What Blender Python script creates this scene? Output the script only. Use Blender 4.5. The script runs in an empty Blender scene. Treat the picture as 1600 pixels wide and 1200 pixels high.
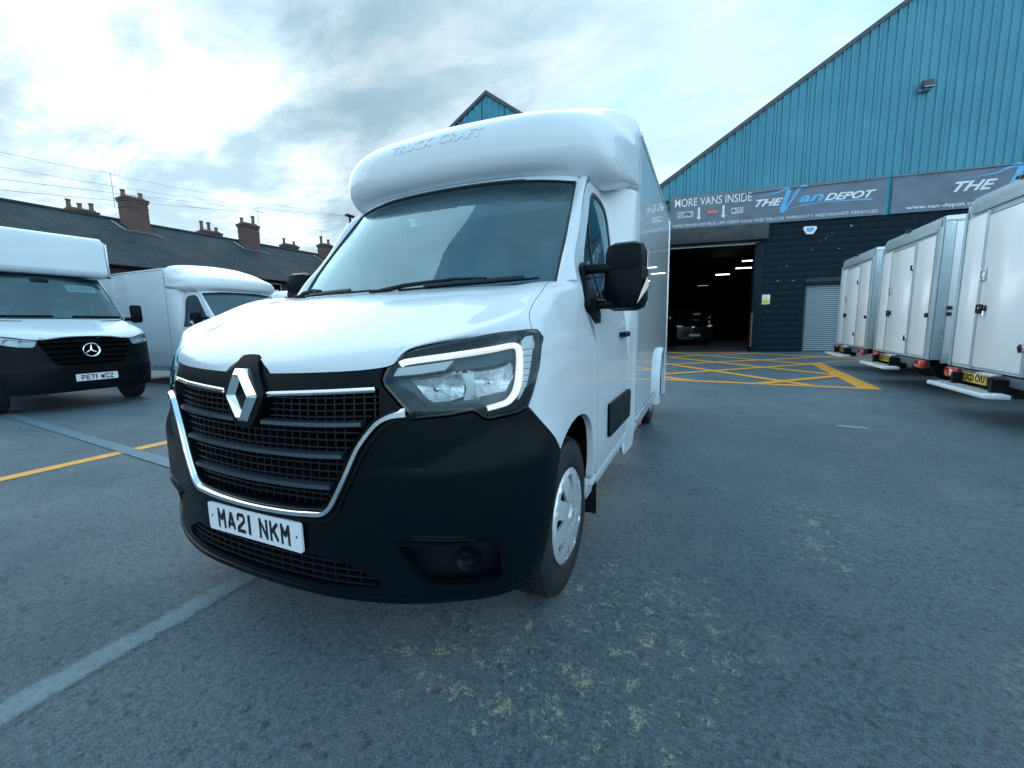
import bpy, bmesh, math, random
import numpy as np
from mathutils import Vector, Matrix
from mathutils.geometry import delaunay_2d_cdt
random.seed(7); rng = np.random.default_rng(7)
R = math.radians
scn = bpy.context.scene
# ------------------------------------------------------------------ camera
CAM_LOC = (1.5116, -0.9526, 1.2001); F_PX = 663.6
YAW, PITCH, ROLL = -0.4245, 0.1370, -0.0193
def cam_axes():
    cy, sy = math.cos(YAW), math.sin(YAW); cp, sp = math.cos(PITCH), math.sin(PITCH)
    f = Vector((sy*cp, cy*cp, -sp)); r = Vector((cy, -sy, 0)); u = r.cross(f)
    cr, sr = math.cos(ROLL), math.sin(ROLL)
    return r*cr+u*sr, u*cr-r*sr, f
cd = bpy.data.cameras.new('camera'); cam = bpy.data.objects.new('camera', cd); scn.collection.objects.link(cam)
_r, _u, _f = cam_axes()
cam.matrix_world = Matrix(((_r.x, _u.x, -_f.x, CAM_LOC[0]), (_r.y, _u.y, -_f.y, CAM_LOC[1]), (_r.z, _u.z, -_f.z, CAM_LOC[2]), (0, 0, 0, 1)))
cd.sensor_fit = 'HORIZONTAL'; cd.sensor_width = 36; cd.lens = F_PX/1600*36; cd.clip_start = .03; cd.clip_end = 3000
scn.camera = cam
# ------------------------------------------------------------------ sky and sun
SUN_AZ, SUN_EL = R(-60), R(16)           # heading from +Y towards +X, height
w = bpy.data.worlds.new('World'); scn.world = w; w.use_nodes = True
nt = w.node_tree; N = nt.nodes; L = nt.links; N.clear()
def nd(t, **k):
    n = N.new(t)
    for a, b in k.items(): setattr(n, a, b)
    return n
def mth(op, a, b=None, c=None, clamp=False):
    n = nd('ShaderNodeMath', operation=op, use_clamp=clamp)
    for i, v in enumerate((a, b, c)):
        if v is None: continue
        if isinstance(v, (int, float)): n.inputs[i].default_value = v
        else: L.new(v, n.inputs[i])
    return n.outputs[0]
def mixc(f, a, b):
    n = nd('ShaderNodeMix', data_type='RGBA')
    for s, v in ((0, f), (6, a), (7, b)):
        if isinstance(v, (int, float)): n.inputs[s].default_value = v
        elif isinstance(v, tuple): n.inputs[s].default_value = (*v, 1)
        else: L.new(v, n.inputs[s])
    return n.outputs[2]
def maprange(v, a, b, c=0, d=1, smooth=True):
    n = nd('ShaderNodeMapRange', interpolation_type='SMOOTHSTEP' if smooth else 'LINEAR')
    L.new(v, n.inputs[0])
    for i, q in enumerate((a, b, c, d)): n.inputs[i+1].default_value = q
    return n.outputs[0]
sky = nd('ShaderNodeTexSky', sky_type='NISHITA', sun_disc=False, sun_elevation=SUN_EL, sun_rotation=SUN_AZ)
sky.dust_density = 2.0; sky.air_density = 1.0; sky.ozone_density = 2.0
tc = nd('ShaderNodeTexCoord'); sep = nd('ShaderNodeSeparateXYZ'); L.new(tc.outputs['Generated'], sep.inputs[0])
zz = mth('ADD', mth('MAXIMUM', sep.outputs[2], 0.0), .22)
cmb = nd('ShaderNodeCombineXYZ'); L.new(mth('DIVIDE', sep.outputs[0], zz), cmb.inputs[0]); L.new(mth('DIVIDE', sep.outputs[1], zz), cmb.inputs[1])
def cloud(scale, detail, rough, dist, offs, stretch=(1, 1, 1)):
    mp = nd('ShaderNodeMapping'); mp.inputs['Location'].default_value = offs; mp.inputs['Scale'].default_value = stretch
    mp.inputs['Rotation'].default_value = (0, 0, R(28))
    L.new(cmb.outputs[0], mp.inputs[0])
    n = nd('ShaderNodeTexNoise'); n.inputs['Scale'].default_value = scale; n.inputs['Detail'].default_value = detail
    n.inputs['Roughness'].default_value = rough; n.inputs['Distortion'].default_value = dist
    L.new(mp.outputs[0], n.inputs['Vector']); return n.outputs[0]
c1 = cloud(.85, 7, .52, .25, (12.4, 3.3, 0), (1, 1.5, 1)); c2 = cloud(1.9, 8, .6, .3, (18.4, 6.0, 2), (1, 1.8, 1)); c3 = cloud(5.5, 6, .6, .2, (1, 2, 3))
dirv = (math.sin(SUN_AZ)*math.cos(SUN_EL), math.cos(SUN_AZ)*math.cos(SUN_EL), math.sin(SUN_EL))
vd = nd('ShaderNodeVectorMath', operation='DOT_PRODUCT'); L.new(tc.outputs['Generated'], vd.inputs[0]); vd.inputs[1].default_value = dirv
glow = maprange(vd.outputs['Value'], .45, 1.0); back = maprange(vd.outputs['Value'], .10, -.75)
mask = maprange(mth('ADD', mth('MULTIPLY', c1, .7), mth('MULTIPLY', c2, .3)), .36, .56)      # how much cloud
thick = maprange(mth('ADD', mth('ADD', mth('MULTIPLY', c2, .45), mth('MULTIPLY', c1, .40)), mth('MULTIPLY', c3, .15)), .37, .61)
lowz = maprange(sep.outputs[2], .0, .30, 1, 0)
grey = mixc(glow, (4.5, 6.2, 7.1), (2.1, 3.3, 4.0)); whitec = mixc(glow, (6.7, 7.8, 8.4), (5.6, 6.25, 6.55))
thick2 = mth('MULTIPLY', thick, mth('SUBTRACT', 1.0, mth('MULTIPLY', lowz, .30)))
grey = mixc(back, grey, (7.4, 10.4, 12.2)); whitec = mixc(back, whitec, (14.6, 17.4, 18.8))  # unseen clouds behind the camera, brightened to light the shaded faces
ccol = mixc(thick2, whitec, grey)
skyb = mixc(.93, sky.outputs[0], mixc(glow, (2.6, 5.4, 8.0), (4.4, 6.4, 7.9)))
mask = mth('SUBTRACT', mask, maprange(sep.outputs[2], .62, .95, 0, .55), clamp=True)
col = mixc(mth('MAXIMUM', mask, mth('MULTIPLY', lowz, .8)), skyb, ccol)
lobe = mth('MULTIPLY', mth('POWER', maprange(vd.outputs['Value'], .955, 1.0), 1.5), mth('SUBTRACT', 1.0, mth('MULTIPLY', thick, .8)))
hot = nd('ShaderNodeMix', data_type='RGBA', blend_type='ADD'); L.new(lobe, hot.inputs[0]); L.new(col, hot.inputs[6]); hot.inputs[7].default_value = (7, 7.7, 8.2, 1); col = hot.outputs[2]
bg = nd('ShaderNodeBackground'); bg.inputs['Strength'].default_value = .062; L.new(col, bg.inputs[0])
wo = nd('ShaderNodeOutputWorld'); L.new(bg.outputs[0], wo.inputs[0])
sd = bpy.data.lights.new('sun', 'SUN'); sd.energy = .9; sd.angle = R(100); sd.color = (.88, .97, 1)
sun = bpy.data.objects.new('sun', sd); scn.collection.objects.link(sun)
sun.rotation_euler = Vector((-dirv[0], -dirv[1], -dirv[2])).to_track_quat('-Z', 'Y').to_euler()
vs = scn.view_settings; vs.view_transform = 'Standard'; vs.look = 'None'; vs.exposure = 0.0; vs.gamma = 1; vs.use_curve_mapping = False
vs.exposure = 1.42
scn.cycles.max_bounces = 8; scn.cycles.transparent_max_bounces = 16; scn.cycles.caustics_reflective = False; scn.cycles.caustics_refractive = False
# ------------------------------------------------------------------ materials
MATS = {}
def mat(name, col=(.5, .5, .5), rough=.5, metal=0, coat=0, spec=.5, emit=None, es=0, coat_rough=.03):
    m = bpy.data.materials.new(name); m.use_nodes = True; b = m.node_tree.nodes['Principled BSDF']
    b.inputs['Base Color'].default_value = (*col, 1); b.inputs['Roughness'].default_value = rough; b.inputs['Metallic'].default_value = metal
    b.inputs['Coat Weight'].default_value = coat; b.inputs['Coat Roughness'].default_value = coat_rough; b.inputs['Specular IOR Level'].default_value = spec
    if emit: b.inputs['Emission Color'].default_value = (*emit, 1); b.inputs['Emission Strength'].default_value = es
    MATS[name] = m; return m
class NT:
    """tiny helper to add nodes to a material"""
    def __init__(s, m): s.m = m; s.t = m.node_tree; s.b = s.t.nodes.get('Principled BSDF'); s.out = s.t.nodes.get('Material Output')
    def n(s, t, ins=None, **k):
        q = s.t.nodes.new(t)
        for a, b in k.items(): setattr(q, a, b)
        for a, b in (ins or {}).items():
            if hasattr(b, 'is_linked') or hasattr(b, 'node'): s.t.links.new(b, q.inputs[a])
            else: q.inputs[a].default_value = b
        return q
    def noise(s, scale, detail=4, rough=.55, vec=None, dist=0, out=0):
        q = s.n('ShaderNodeTexNoise', {'Scale': scale, 'Detail': detail, 'Roughness': rough, 'Distortion': dist})
        s.t.links.new(vec if vec else s.obj(), q.inputs['Vector']); return q.outputs[out]
    def obj(s):
        if not hasattr(s, '_o'): s._o = s.n('ShaderNodeTexCoord').outputs['Object']
        return s._o
    def mr(s, v, a, b, c=0, d=1): 
        return s.n('ShaderNodeMapRange', {0: v, 1: a, 2: b, 3: c, 4: d}, interpolation_type='SMOOTHSTEP').outputs[0]
    def math(s, op, a, b=0, clamp=False): return s.n('ShaderNodeMath', {0: a, 1: b}, operation=op, use_clamp=clamp).outputs[0]
    def mix(s, f, a, b):
        f2 = lambda v: (*v, 1) if isinstance(v, tuple) and len(v) == 3 else v
        return s.n('ShaderNodeMix', {0: f, 6: f2(a), 7: f2(b)}, data_type='RGBA').outputs[2]
    def link(s, v, name): s.t.links.new(v, s.b.inputs[name])
    def bump(s, h, strength=.3, dist=.01, prev=None):
        q = s.n('ShaderNodeBump', {'Strength': strength, 'Distance': dist, 'Height': h})
        if prev: s.t.links.new(prev, q.inputs['Normal'])
        return q.outputs[0]
    def geo_pos(s): return s.n('ShaderNodeNewGeometry').outputs['Position']
def var(name, col, amt=.12, scale=3, rough=.5, rv=.12, bump=0, bscale=60, **k):
    """plain material with uneven tone, gloss and fine relief"""
    m = mat(name, col, rough, **k); t = NT(m)
    n = t.noise(scale, 5, .6)
    c0 = tuple(max(0, c*(1-amt)) for c in col); c1_ = tuple(min(1, c*(1+amt)) for c in col)
    t.link(t.mix(n, c0, c1_), 'Base Color'); t.link(t.mr(t.noise(scale*2.3, 4), .3, .7, max(.02, rough-rv), min(1, rough+rv)), 'Roughness')
    if bump: t.link(t.bump(t.noise(bscale, 3), bump, .004), 'Normal')
    return m
def white_paint(name, col=(.76, .79, .82), wet=True, rough=.28):
    m = mat(name, col, rough, coat=.6, coat_rough=.025, spec=.25); t = NT(m)
    dirt = t.mr(t.noise(2.2, 6, .62), .42, .75, 0, .16)
    t.link(t.mix(dirt, col, (col[0]*.72, col[1]*.74, col[2]*.75)), 'Base Color')
    t.link(t.mr(t.noise(5, 5), .35, .7, .008, .03), 'Coat Roughness')
    if wet:   # scattered fine water drops
        v = t.n('ShaderNodeTexVoronoi', {'Scale': 95.0, 'Randomness': 1.0}); t.t.links.new(t.obj(), v.inputs['Vector'])
        patch = t.mr(t.noise(1.6, 3, .5), .47, .62, 0, 1)
        drop = t.math('MULTIPLY', t.mr(v.outputs['Distance'], .0, .34, 1, 0), patch)
        wav = t.noise(3.0, 2, .4)
        b0 = t.bump(wav, .05, .02)
        nb = t.bump(drop, .35, .0012, b0); t.t.links.new(nb, t.b.inputs['Coat Normal']); t.link(b0, 'Normal')
    return m
PAINT = white_paint('white van paint', (.595, .665, .72))
PAINT_OLD = white_paint('white van paint dull', (.60, .70, .76), False, .35)
GRP = white_paint('white moulded fibreglass', (.66, .73, .775), False, .38)
PANEL = mat('glossy grey white box panel', (.50, .57, .61), .3, coat=1, coat_rough=.02); _t = NT(PANEL)
_t.link(_t.mix(_t.mr(_t.noise(1.2, 5), .35, .7), (.62, .72, .78), (.68, .77, .82)), 'Base Color'); _b = _t.bump(_t.noise(1.3, 1, .4), .08, .02); _t.t.links.new(_b, _t.b.inputs['Coat Normal'])
BOXWHITE = mat('white box door panel', (.80, .83, .86), .3, coat=.4, coat_rough=.12); _t = NT(BOXWHITE)
_t.link(_t.mix(_t.mr(_t.noise(1.7, 6, .62), .4, .75), (.93, .945, .955), (.88, .90, .915)), 'Base Color')
ALU = var('brushed aluminium trim', (.46, .57, .61), .12, 8, .38, .1, metal=.3)
ALUL = var('bright aluminium rail', (.66, .71, .74), .10, 8, .3, .1, metal=.7)
PLASTIC = var('dark textured bumper plastic', (.0006, .0045, .0068), .2, 3, .36, .05, bump=.10, bscale=900, spec=.10)
BLACK = var('matt black plastic', (.003, .006, .010), .2, 5, .5, .08, spec=.2)
BUCKET = mat('silver grey lamp interior', (.045, .065, .08), .3, .5)
MESHM = mat('black grille mesh', (.004, .006, .010), .38, spec=.3)
GLOSSB = mat('gloss black', (.006, .008, .011), .12, spec=.5)
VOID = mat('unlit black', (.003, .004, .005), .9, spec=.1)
RUBBER = var('tyre rubber', (.007, .010, .013), .25, 12, .62, .1, bump=.15, bscale=200)
SEAL = mat('black rubber seal', (.01, .012, .014), .45)
CHROME = mat('chrome', (.82, .85, .88), .07, 1.0)
CHROMEF = mat('chrome reflector', (.92, .95, .97), .16, .85); _t = NT(CHROMEF)
_t.link(_t.bump(_t.n('ShaderNodeTexWave', {'Scale': 14.0, 'Distortion': 3.0}).outputs[1], .5, .006), 'Normal')
SATIN = var('satin dark grille bar', (.035, .06, .08), .1, 6, .30, .06, metal=.5)
GREYB = mat('grey headlight housing', (.04, .06, .07), .25, .6)
HUBCAP = var('silver painted wheel cover', (.66, .71, .76), .08, 8, .28, .08, metal=.55)
STEEL = var('dark wheel steel', (.06, .065, .07), .3, 20, .5, .1, metal=.6)
DRL = mat('white light guide', (.85, .88, .9), .2, coat=1, emit=(.9, .96, 1), es=.32)
CLEARG = mat('frosted clear plastic', (.55, .62, .66), .15, coat=1)
AMBER = mat('amber lens', (.55, .22, .1), .12, coat=1)
REDL = var('red tail lamp lens', (.50, .012, .012), .2, 30, .12, .05, coat=1)
ORANGE = mat('orange reflector', (.7, .16, .02), .15, coat=1)
PLATEW = mat('white number plate', (.74, .78, .82), .25, coat=.6)
PLATEY = mat('yellow number plate', (.72, .50, .05), .3, coat=.5)
INK = mat('black lettering', (.008, .008, .012), .4)
WINK = mat('white lettering', (.78, .80, .82), .5)
BINK = mat('light blue lettering', (.10, .42, .72), .5)
REDINK = mat('red print', (.45, .07, .08), .5)
SEATM = var('charcoal seat cloth', (.10, .12, .13), .3, 10, .85, .05)
DASH = var('dark grey dashboard', (.018, .026, .032), .2, 6, .6, .1)
BRICKR = None
def glass(name, tint=(.75, .85, .88), refl=1.0, rain=False, ior=1.5, minref=.0):
    m = bpy.data.materials.new(name); m.use_nodes = True; t = NT(m); t.t.nodes.remove(t.b)
    tr = t.n('ShaderNodeBsdfTransparent', {'Color': (*tint, 1)}); gl = t.n('ShaderNodeBsdfGlossy', {'Roughness': .015, 'Color': (refl*.60, refl*.90, refl, 1)})
    fr = t.n('ShaderNodeFresnel', {'IOR': ior}); f = fr.outputs[0]
    f = t.math('ADD', f, minref, True)
    if rain:
        v = t.n('ShaderNodeTexVoronoi', {'Scale': 80.0}); t.t.links.new(t.obj(), v.inputs['Vector'])
        patch = t.mr(t.noise(2.5, 3, .5), .44, .6, 0, 1)
        drop = t.math('MULTIPLY', t.mr(v.outputs['Distance'], 0.0, .33, 1, 0), patch)
        nb = t.bump(drop, .12, .0015); t.t.links.new(nb, gl.inputs['Normal'])
        film = t.mr(t.noise(1.2, 5, .6, dist=.6), .4, .72, 0.0, .03)
        f = t.math('ADD', f, film, True)
    mx = t.n('ShaderNodeMixShader'); t.t.links.new(f, mx.inputs[0]); t.t.links.new(tr.outputs[0], mx.inputs[1]); t.t.links.new(gl.outputs[0], mx.inputs[2])
    t.t.links.new(mx.outputs[0], t.out.inputs[0]); MATS[name] = m; return m
WSGLASS = glass('tinted wet windscreen glass', (.46, .68, .74), 1.0, True, 1.5, .085)
SIDEGLASS = glass('tinted side glass', (.30, .45, .50), .95, False, 1.5, .05)
LENS = glass('clear lamp lens', (.90, .95, .97), 1.0, False, 1.45, .0)
# ------------------------------------------------------------------ object helpers
COL = scn.collection
def link(o, parent=None, label=None):
    COL.objects.link(o)
    if parent is not None: o.parent = parent
    if label: o['label'] = label
    return o
def obj(name, verts, faces, m, parent=None, smooth=False, normals=None, label=None, loc=None, rot=None):
    me = bpy.data.meshes.new(name); me.from_pydata([tuple(map(float, v)) for v in verts], [], [tuple(int(i) for i in f) for f in faces]); me.materials.append(m)
    if smooth or normals is not None: me.shade_smooth()
    if normals is not None: me.normals_split_custom_set_from_vertices([tuple(map(float, n)) for n in normals])
    me.update(); o = bpy.data.objects.new(name, me); link(o, parent, label)
    if loc is not None: o.location = loc
    if rot is not None: o.rotation_euler = rot
    return o
def thing(name, label, cat, loc=(0, 0, 0), rz=0, group=None):
    o = bpy.data.objects.new(name, None); COL.objects.link(o); o.location = loc; o.rotation_euler = (0, 0, rz)
    o.empty_display_size = .2; o['label'] = label; o['category'] = cat
    if group: o['group'] = group
    return o
def tag(o, label, cat, group=None):
    o['label'] = label; o['category'] = cat
    if group: o['group'] = group
    return o
def struct(o): o['kind'] = 'structure'; return o
def stuff(o): o['kind'] = 'stuff'; return o
def rebase(T):
    inv = (Matrix.Translation(T.location) @ T.rotation_euler.to_matrix().to_4x4()).inverted()
    for ch in T.children: ch.matrix_parent_inverse = inv
class MB:
    """collects simple solids into one mesh"""
    def __init__(s): s.v = []; s.f = []
    def add(s, v, f):
        k = len(s.v); s.v += [tuple(q) for q in v]; s.f += [tuple(i+k for i in g) for g in f]; return s
    def box(s, c, d, M=None, bev=0):
        x, y, z = (a/2 for a in d)
        if bev:
            bm = bmesh.new(); bmesh.ops.create_cube(bm, size=1); bmesh.ops.scale(bm, vec=d, verts=bm.verts)
            bmesh.ops.bevel(bm, geom=bm.edges[:], offset=min(bev, .49*min(d)), segments=2, affect='EDGES', profile=.5)
            vv = [v.co.copy() for v in bm.verts]; ff = [[v.index for v in f.verts] for f in bm.faces]; bm.free()
        else:
            vv = [Vector((i, j, k)) for i in (-x, x) for j in (-y, y) for k in (-z, z)]
            ff = [(0, 1, 3, 2), (4, 6, 7, 5), (0, 4, 5, 1), (2, 3, 7, 6), (0, 2, 6, 4), (1, 5, 7, 3)]
        if M is not None: vv = [M @ v for v in vv]
        return s.add([(v[0]+c[0], v[1]+c[1], v[2]+c[2]) for v in vv], ff)
    def tube(s, path, r, n=8, cap=True):
        P_ = [Vector(p) for p in path]; rr = r if isinstance(r, (list, tuple)) else [r]*len(P_); vs_ = []; fs = []
        up = Vector((0, 0, 1))
        for i, p in enumerate(P_):
            t = (P_[min(i+1, len(P_)-1)]-P_[max(i-1, 0)]).normalized()
            a = up if abs(t.dot(up)) < .95 else Vector((1, 0, 0)); u = t.cross(a).normalized(); v = t.cross(u).normalized()
            vs_ += [p+(u*math.cos(2*math.pi*k/n)+v*math.sin(2*math.pi*k/n))*rr[i] for k in range(n)]
        for i in range(len(P_)-1):
            for k in range(n): a, b = i*n+k, i*n+(k+1) % n; fs.append((a, b, b+n, a+n))
        if cap: fs.append(tuple(range(n))[::-1]); fs.append(tuple((len(P_)-1)*n+k for k in range(n)))
        return s.add(vs_, fs)
    def lathe(s, prof, n=32, axis='x', c=(0, 0, 0), close=False):
        """prof: (along axis, radius)"""
        vs_ = []; fs = []; m = len(prof)
        for k in range(n):
            a = 2*math.pi*k/n; ca, sa = math.cos(a), math.sin(a)
            for h, r in prof:
                vs_.append((c[0]+h, c[1]+r*ca, c[2]+r*sa) if axis == 'x' else (c[0]+r*ca, c[1]+h, c[2]+r*sa) if axis == 'y' else (c[0]+r*ca, c[1]+r*sa, c[2]+h))
        for k in range(n):
            for i in range(m-1+(1 if close else 0)):
                a = k*m+i; b = k*m+(i+1) % m; c_ = ((k+1) % n)*m+(i+1) % m; d = ((k+1) % n)*m+i; fs.append((a, b, c_, d))
        return s.add(vs_, fs)
    def prism(s, poly, f3, depth_vec):
        """poly: list of 2D points, f3 maps 2D -> 3D front face, extruded by depth_vec"""
        a = [Vector(f3(*p)) for p in poly]; b = [p+Vector(depth_vec) for p in a]; n = len(a)
        return s.add(a+b, [tuple(range(n)), tuple(range(n, 2*n))[::-1]]+[(i, i+n, (i+1) % n+n, (i+1) % n) for i in range(n)])
    def build(s, name, m, parent=None, smooth=False, label=None, fix=True, loc=None, rot=None, sharp=35):
        o = obj(name, s.v, s.f, m, parent, False, None, label, loc, rot)
        if fix:
            bm = bmesh.new(); bm.from_mesh(o.data); bmesh.ops.recalc_face_normals(bm, faces=bm.faces); bm.to_mesh(o.data); bm.free()
        if smooth:
            o.data.shade_smooth(); o.data.set_sharp_from_angle(angle=R(sharp))
        return o
def bx_(name, c, d, m, parent=None, bev=0, M=None, label=None):
    return MB().box(c, d, M, bev).build(name, m, parent, bev > 0, label)
def sm(pts, closed=True, n=4):
    """Catmull-Rom through the points"""
    p = [np.array(q, float) for q in pts]; k = len(p); out = []
    for i in range(k if closed else k-1):
        a = p[i-1] if (closed or i) else 2*p[0]-p[1]; b = p[i]; c = p[(i+1) % k]; d = p[(i+2) % k] if (closed or i+2 < k) else 2*p[-1]-p[-2]
        for j in range(n):
            t = j/n; out.append(.5*((2*b)+(-a+c)*t+(2*a-5*b+4*c-d)*t*t+(-a+3*b-3*c+d)*t**3))
    if not closed: out.append(p[-1])
    return [tuple(q) for q in out]
def rnd(pts, r, n=4):
    """round the corners of a polygon"""
    out = []; k = len(pts)
    for i in range(k):
        a, b, c = (np.array(pts[j % k], float) for j in (i-1, i, i+1))
        u = a-b; v = c-b; lu, lv = np.linalg.norm(u), np.linalg.norm(v); q = min(r, .45*lu, .45*lv); p0 = b+u/lu*q; p1 = b+v/lv*q
        for j in range(n+1): t = j/n; out.append(tuple((1-t)**2*p0+2*t*(1-t)*b+t*t*p1))
    return out
def inpoly(x, y, poly):
    p = np.array(poly); x0, y0 = p[:, 0], p[:, 1]; x1, y1 = np.roll(x0, -1), np.roll(y0, -1)
    c = ((y0[None] > y[:, None]) != (y1[None] > y[:, None])) & (x[:, None] < (x1-x0)[None]*(y[:, None]-y0[None])/((y1-y0)[None]+1e-12)+x0[None])
    return c.sum(1) % 2 == 1
def densify(poly, step):
    out = []
    for a, b in zip(poly, poly[1:]+poly[:1]):
        a = np.array(a); b = np.array(b); k = max(1, int(math.ceil(np.linalg.norm((b-a)/step))))
        out += [tuple(a+(b-a)*j/k) for j in range(k)]
    return out
def panel(name, S, Nf, poly, m, parent=None, step=.03, d=0.0, depth=.012, holes=(), label=None, build=True, lip=.0015):
    """a curved sheet: polygon in surface coordinates laid on surface S (offset d along its normal), edges turned in by depth"""
    st = np.array(step if isinstance(step, tuple) else (step, step), float)
    loops = [densify(list(poly), st)]+[densify(list(h), st) for h in holes]
    pts = []; edges = []; 
    for lp in loops:
        k = len(pts); n = len(lp); pts += lp; edges += [(k+i, k+(i+1) % n) for i in range(n)]
    nb = len(pts); P0 = np.array(loops[0]); lo, hi = P0.min(0), P0.max(0)
    gx, gy = np.meshgrid(np.arange(lo[0]+st[0]/2, hi[0], st[0]), np.arange(lo[1]+st[1]/2, hi[1], st[1])); gx = gx.ravel(); gy = gy.ravel()
    ok = inpoly(gx, gy, loops[0])
    for h in loops[1:]: ok &= ~inpoly(gx, gy, h)
    g = np.stack([gx[ok], gy[ok]], 1)
    B = np.array(pts)
    if len(g):
        dd = np.min(np.linalg.norm((g[:, None]-B[None])/st, axis=2), 1); g = g[dd > .45]
    allp = [Vector(p) for p in pts]+[Vector(p) for p in g]
    r = delaunay_2d_cdt(allp, edges, [], 1, 1e-6)
    V = np.array([tuple(v) for v in r[0]]); F = [tuple(f) for f in r[2]]
    cen = V[np.array(F)].mean(1); keep = inpoly(cen[:, 0], cen[:, 1], loops[0])
    for h in loops[1:]: keep &= ~inpoly(cen[:, 0], cen[:, 1], h)
    F = [f for f, k_ in zip(F, keep) if k_]
    c = S(V[:, 0], V[:, 1]); n = Nf(V[:, 0], V[:, 1]); 
    # orientation
    f0 = np.array([np.cross(c[f[1]]-c[f[0]], c[f[2]]-c[f[0]]) @ n[f[0]] for f in F[:200]]).sum()
    if f0 < 0: F = [f[::-1] for f in F]
    verts = list(c+n*d); nor = list(n)
    if depth:
        for lp in loops:
            a = np.array(lp); cc = S(a[:, 0], a[:, 1]); nn = Nf(a[:, 0], a[:, 1]); k = len(verts); q = len(a)
            tg = np.roll(cc, -1, 0)-np.roll(cc, 1, 0); tg /= np.linalg.norm(tg, axis=1, keepdims=True)+1e-12; on = np.cross(tg, nn)
            verts += list(cc+nn*d); verts += list(cc+nn*(d-depth)); 
            area = sum(a[i][0]*a[(i+1) % q][1]-a[(i+1) % q][0]*a[i][1] for i in range(q))
            # side face normals: away from the sheet
            sgn = 1
            mid = (a[0]+a[1])/2; tdir = (a[1]-a[0]); pn = np.array([tdir[1], -tdir[0]]); pn = pn/ (np.linalg.norm(pn/st)+1e-12)*.1
            tst = mid+pn; inside = inpoly(np.array([tst[0]]), np.array([tst[1]]), loops[0])[0] and not any(inpoly(np.array([tst[0]]), np.array([tst[1]]), h)[0] for h in loops[1:])
            w3 = S(np.array([tst[0]]), np.array([tst[1]]))[0]-S(np.array([mid[0]]), np.array([mid[1]]))[0]
            sgn = 1 if (w3 @ on[0] > 0) != inside else -1
            nor += list(on*sgn)*2
            for i in range(q):
                j = (i+1) % q; f = (k+i, k+j, k+q+j, k+q+i)
                nf = np.cross(verts[f[1]]-verts[f[0]], verts[f[3]]-verts[f[0]])
                F.append(f if nf @ (on[i]*sgn) > 0 else f[::-1])
    if not build: return verts, F, nor
    return obj(name, verts, F, m, parent, True, nor, label)
def sweep(name, S, Nf, path, prof, m, parent=None, closed=False, label=None, smooth=True, width=None):
    """profile (across, out) swept along a path drawn on surface S; across is measured on the surface, to the left of travel"""
    a = np.array(path, float); c = S(a[:, 0], a[:, 1]); n = Nf(a[:, 0], a[:, 1])
    t = (np.roll(c, -1, 0)-np.roll(c, 1, 0))
    if not closed: t[0] = c[1]-c[0]; t[-1] = c[-1]-c[-2]
    t /= np.linalg.norm(t, axis=1, keepdims=True); s = np.cross(n, t); s /= np.linalg.norm(s, axis=1, keepdims=True)
    wd = np.ones(len(a)) if width is None else np.interp(np.linspace(0, 1, len(a)), np.linspace(0, 1, len(width)), width)
    k = len(prof); vs_ = []
    for i in range(len(a)):
        for (u, h) in prof: vs_.append(c[i]+s[i]*u*wd[i]+n[i]*h)
    fs = []
    for i in range(len(a) if closed else len(a)-1):
        j = (i+1) % len(a)
        for q in range(k): fs.append((i*k+q, i*k+(q+1) % k, j*k+(q+1) % k, j*k+q))
    if not closed: fs.append(tuple(range(k))[::-1]); fs.append(tuple((len(a)-1)*k+q for q in range(k)))
    mb = MB(); mb.add(vs_, fs); return mb.build(name, m, parent, smooth, label, sharp=40)
def text(s, size, m, name='lettering', parent=None, M=None, ext=.002, offset=0.0, sx=1.0, shear=0, align='CENTER', spacing=1.0, warp=None, sub=0):
    cu = bpy.data.curves.new(name, 'FONT'); cu.body = s; cu.size = size; cu.extrude = ext; cu.offset = offset; cu.align_x = align; cu.align_y = 'CENTER'
    cu.space_character = spacing; cu.shear = shear; cu.resolution_u = 3
    o = bpy.data.objects.new(name, cu); COL.objects.link(o); dg = bpy.context.evaluated_depsgraph_get()
    me = bpy.data.meshes.new_from_object(o.evaluated_get(dg)); bpy.data.objects.remove(o)
    me.transform(Matrix.Diagonal((sx, 1, 1, 1)))
    if warp:
        for v in me.vertices: v.co = warp(v.co)
    if M is not None: me.transform(M)
    me.materials.clear(); me.materials.append(m); me.name = name
    o = bpy.data.objects.new(name, me); return link(o, parent)
class Patch:
    """smooth surface through a grid of points G[i][j]; u runs along i, v along j"""
    def __init__(s, G): s.G = np.array(G, float); s.nu, s.nv = s.G.shape[:2]
    def __call__(s, u, v):
        u = np.asarray(u, float); v = np.asarray(v, float); wu = spline_w(s.nu, u.ravel()); wv = spline_w(s.nv, v.ravel())
        return np.einsum('ki,ijc,kj->kc', wu, s.G, wv)
    def N(s, u, v):
        e = 2e-3; u = np.clip(np.asarray(u, float), e, s.nu-1-e); v = np.clip(np.asarray(v, float), e, s.nv-1-e)
        n = np.cross(s(u+e, v)-s(u-e, v), s(u, v+e)-s(u, v-e)); n /= np.linalg.norm(n, axis=1, keepdims=True)+1e-12
        return n*getattr(s, 'flip', 1)
def copy_tree(o, parent=None, skip=()):
    c = o.copy(); COL.objects.link(c); c.parent = parent
    for ch in o.children:
        if ch.name.split('.')[0] not in skip: copy_tree(ch, c, skip)
    return c
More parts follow.
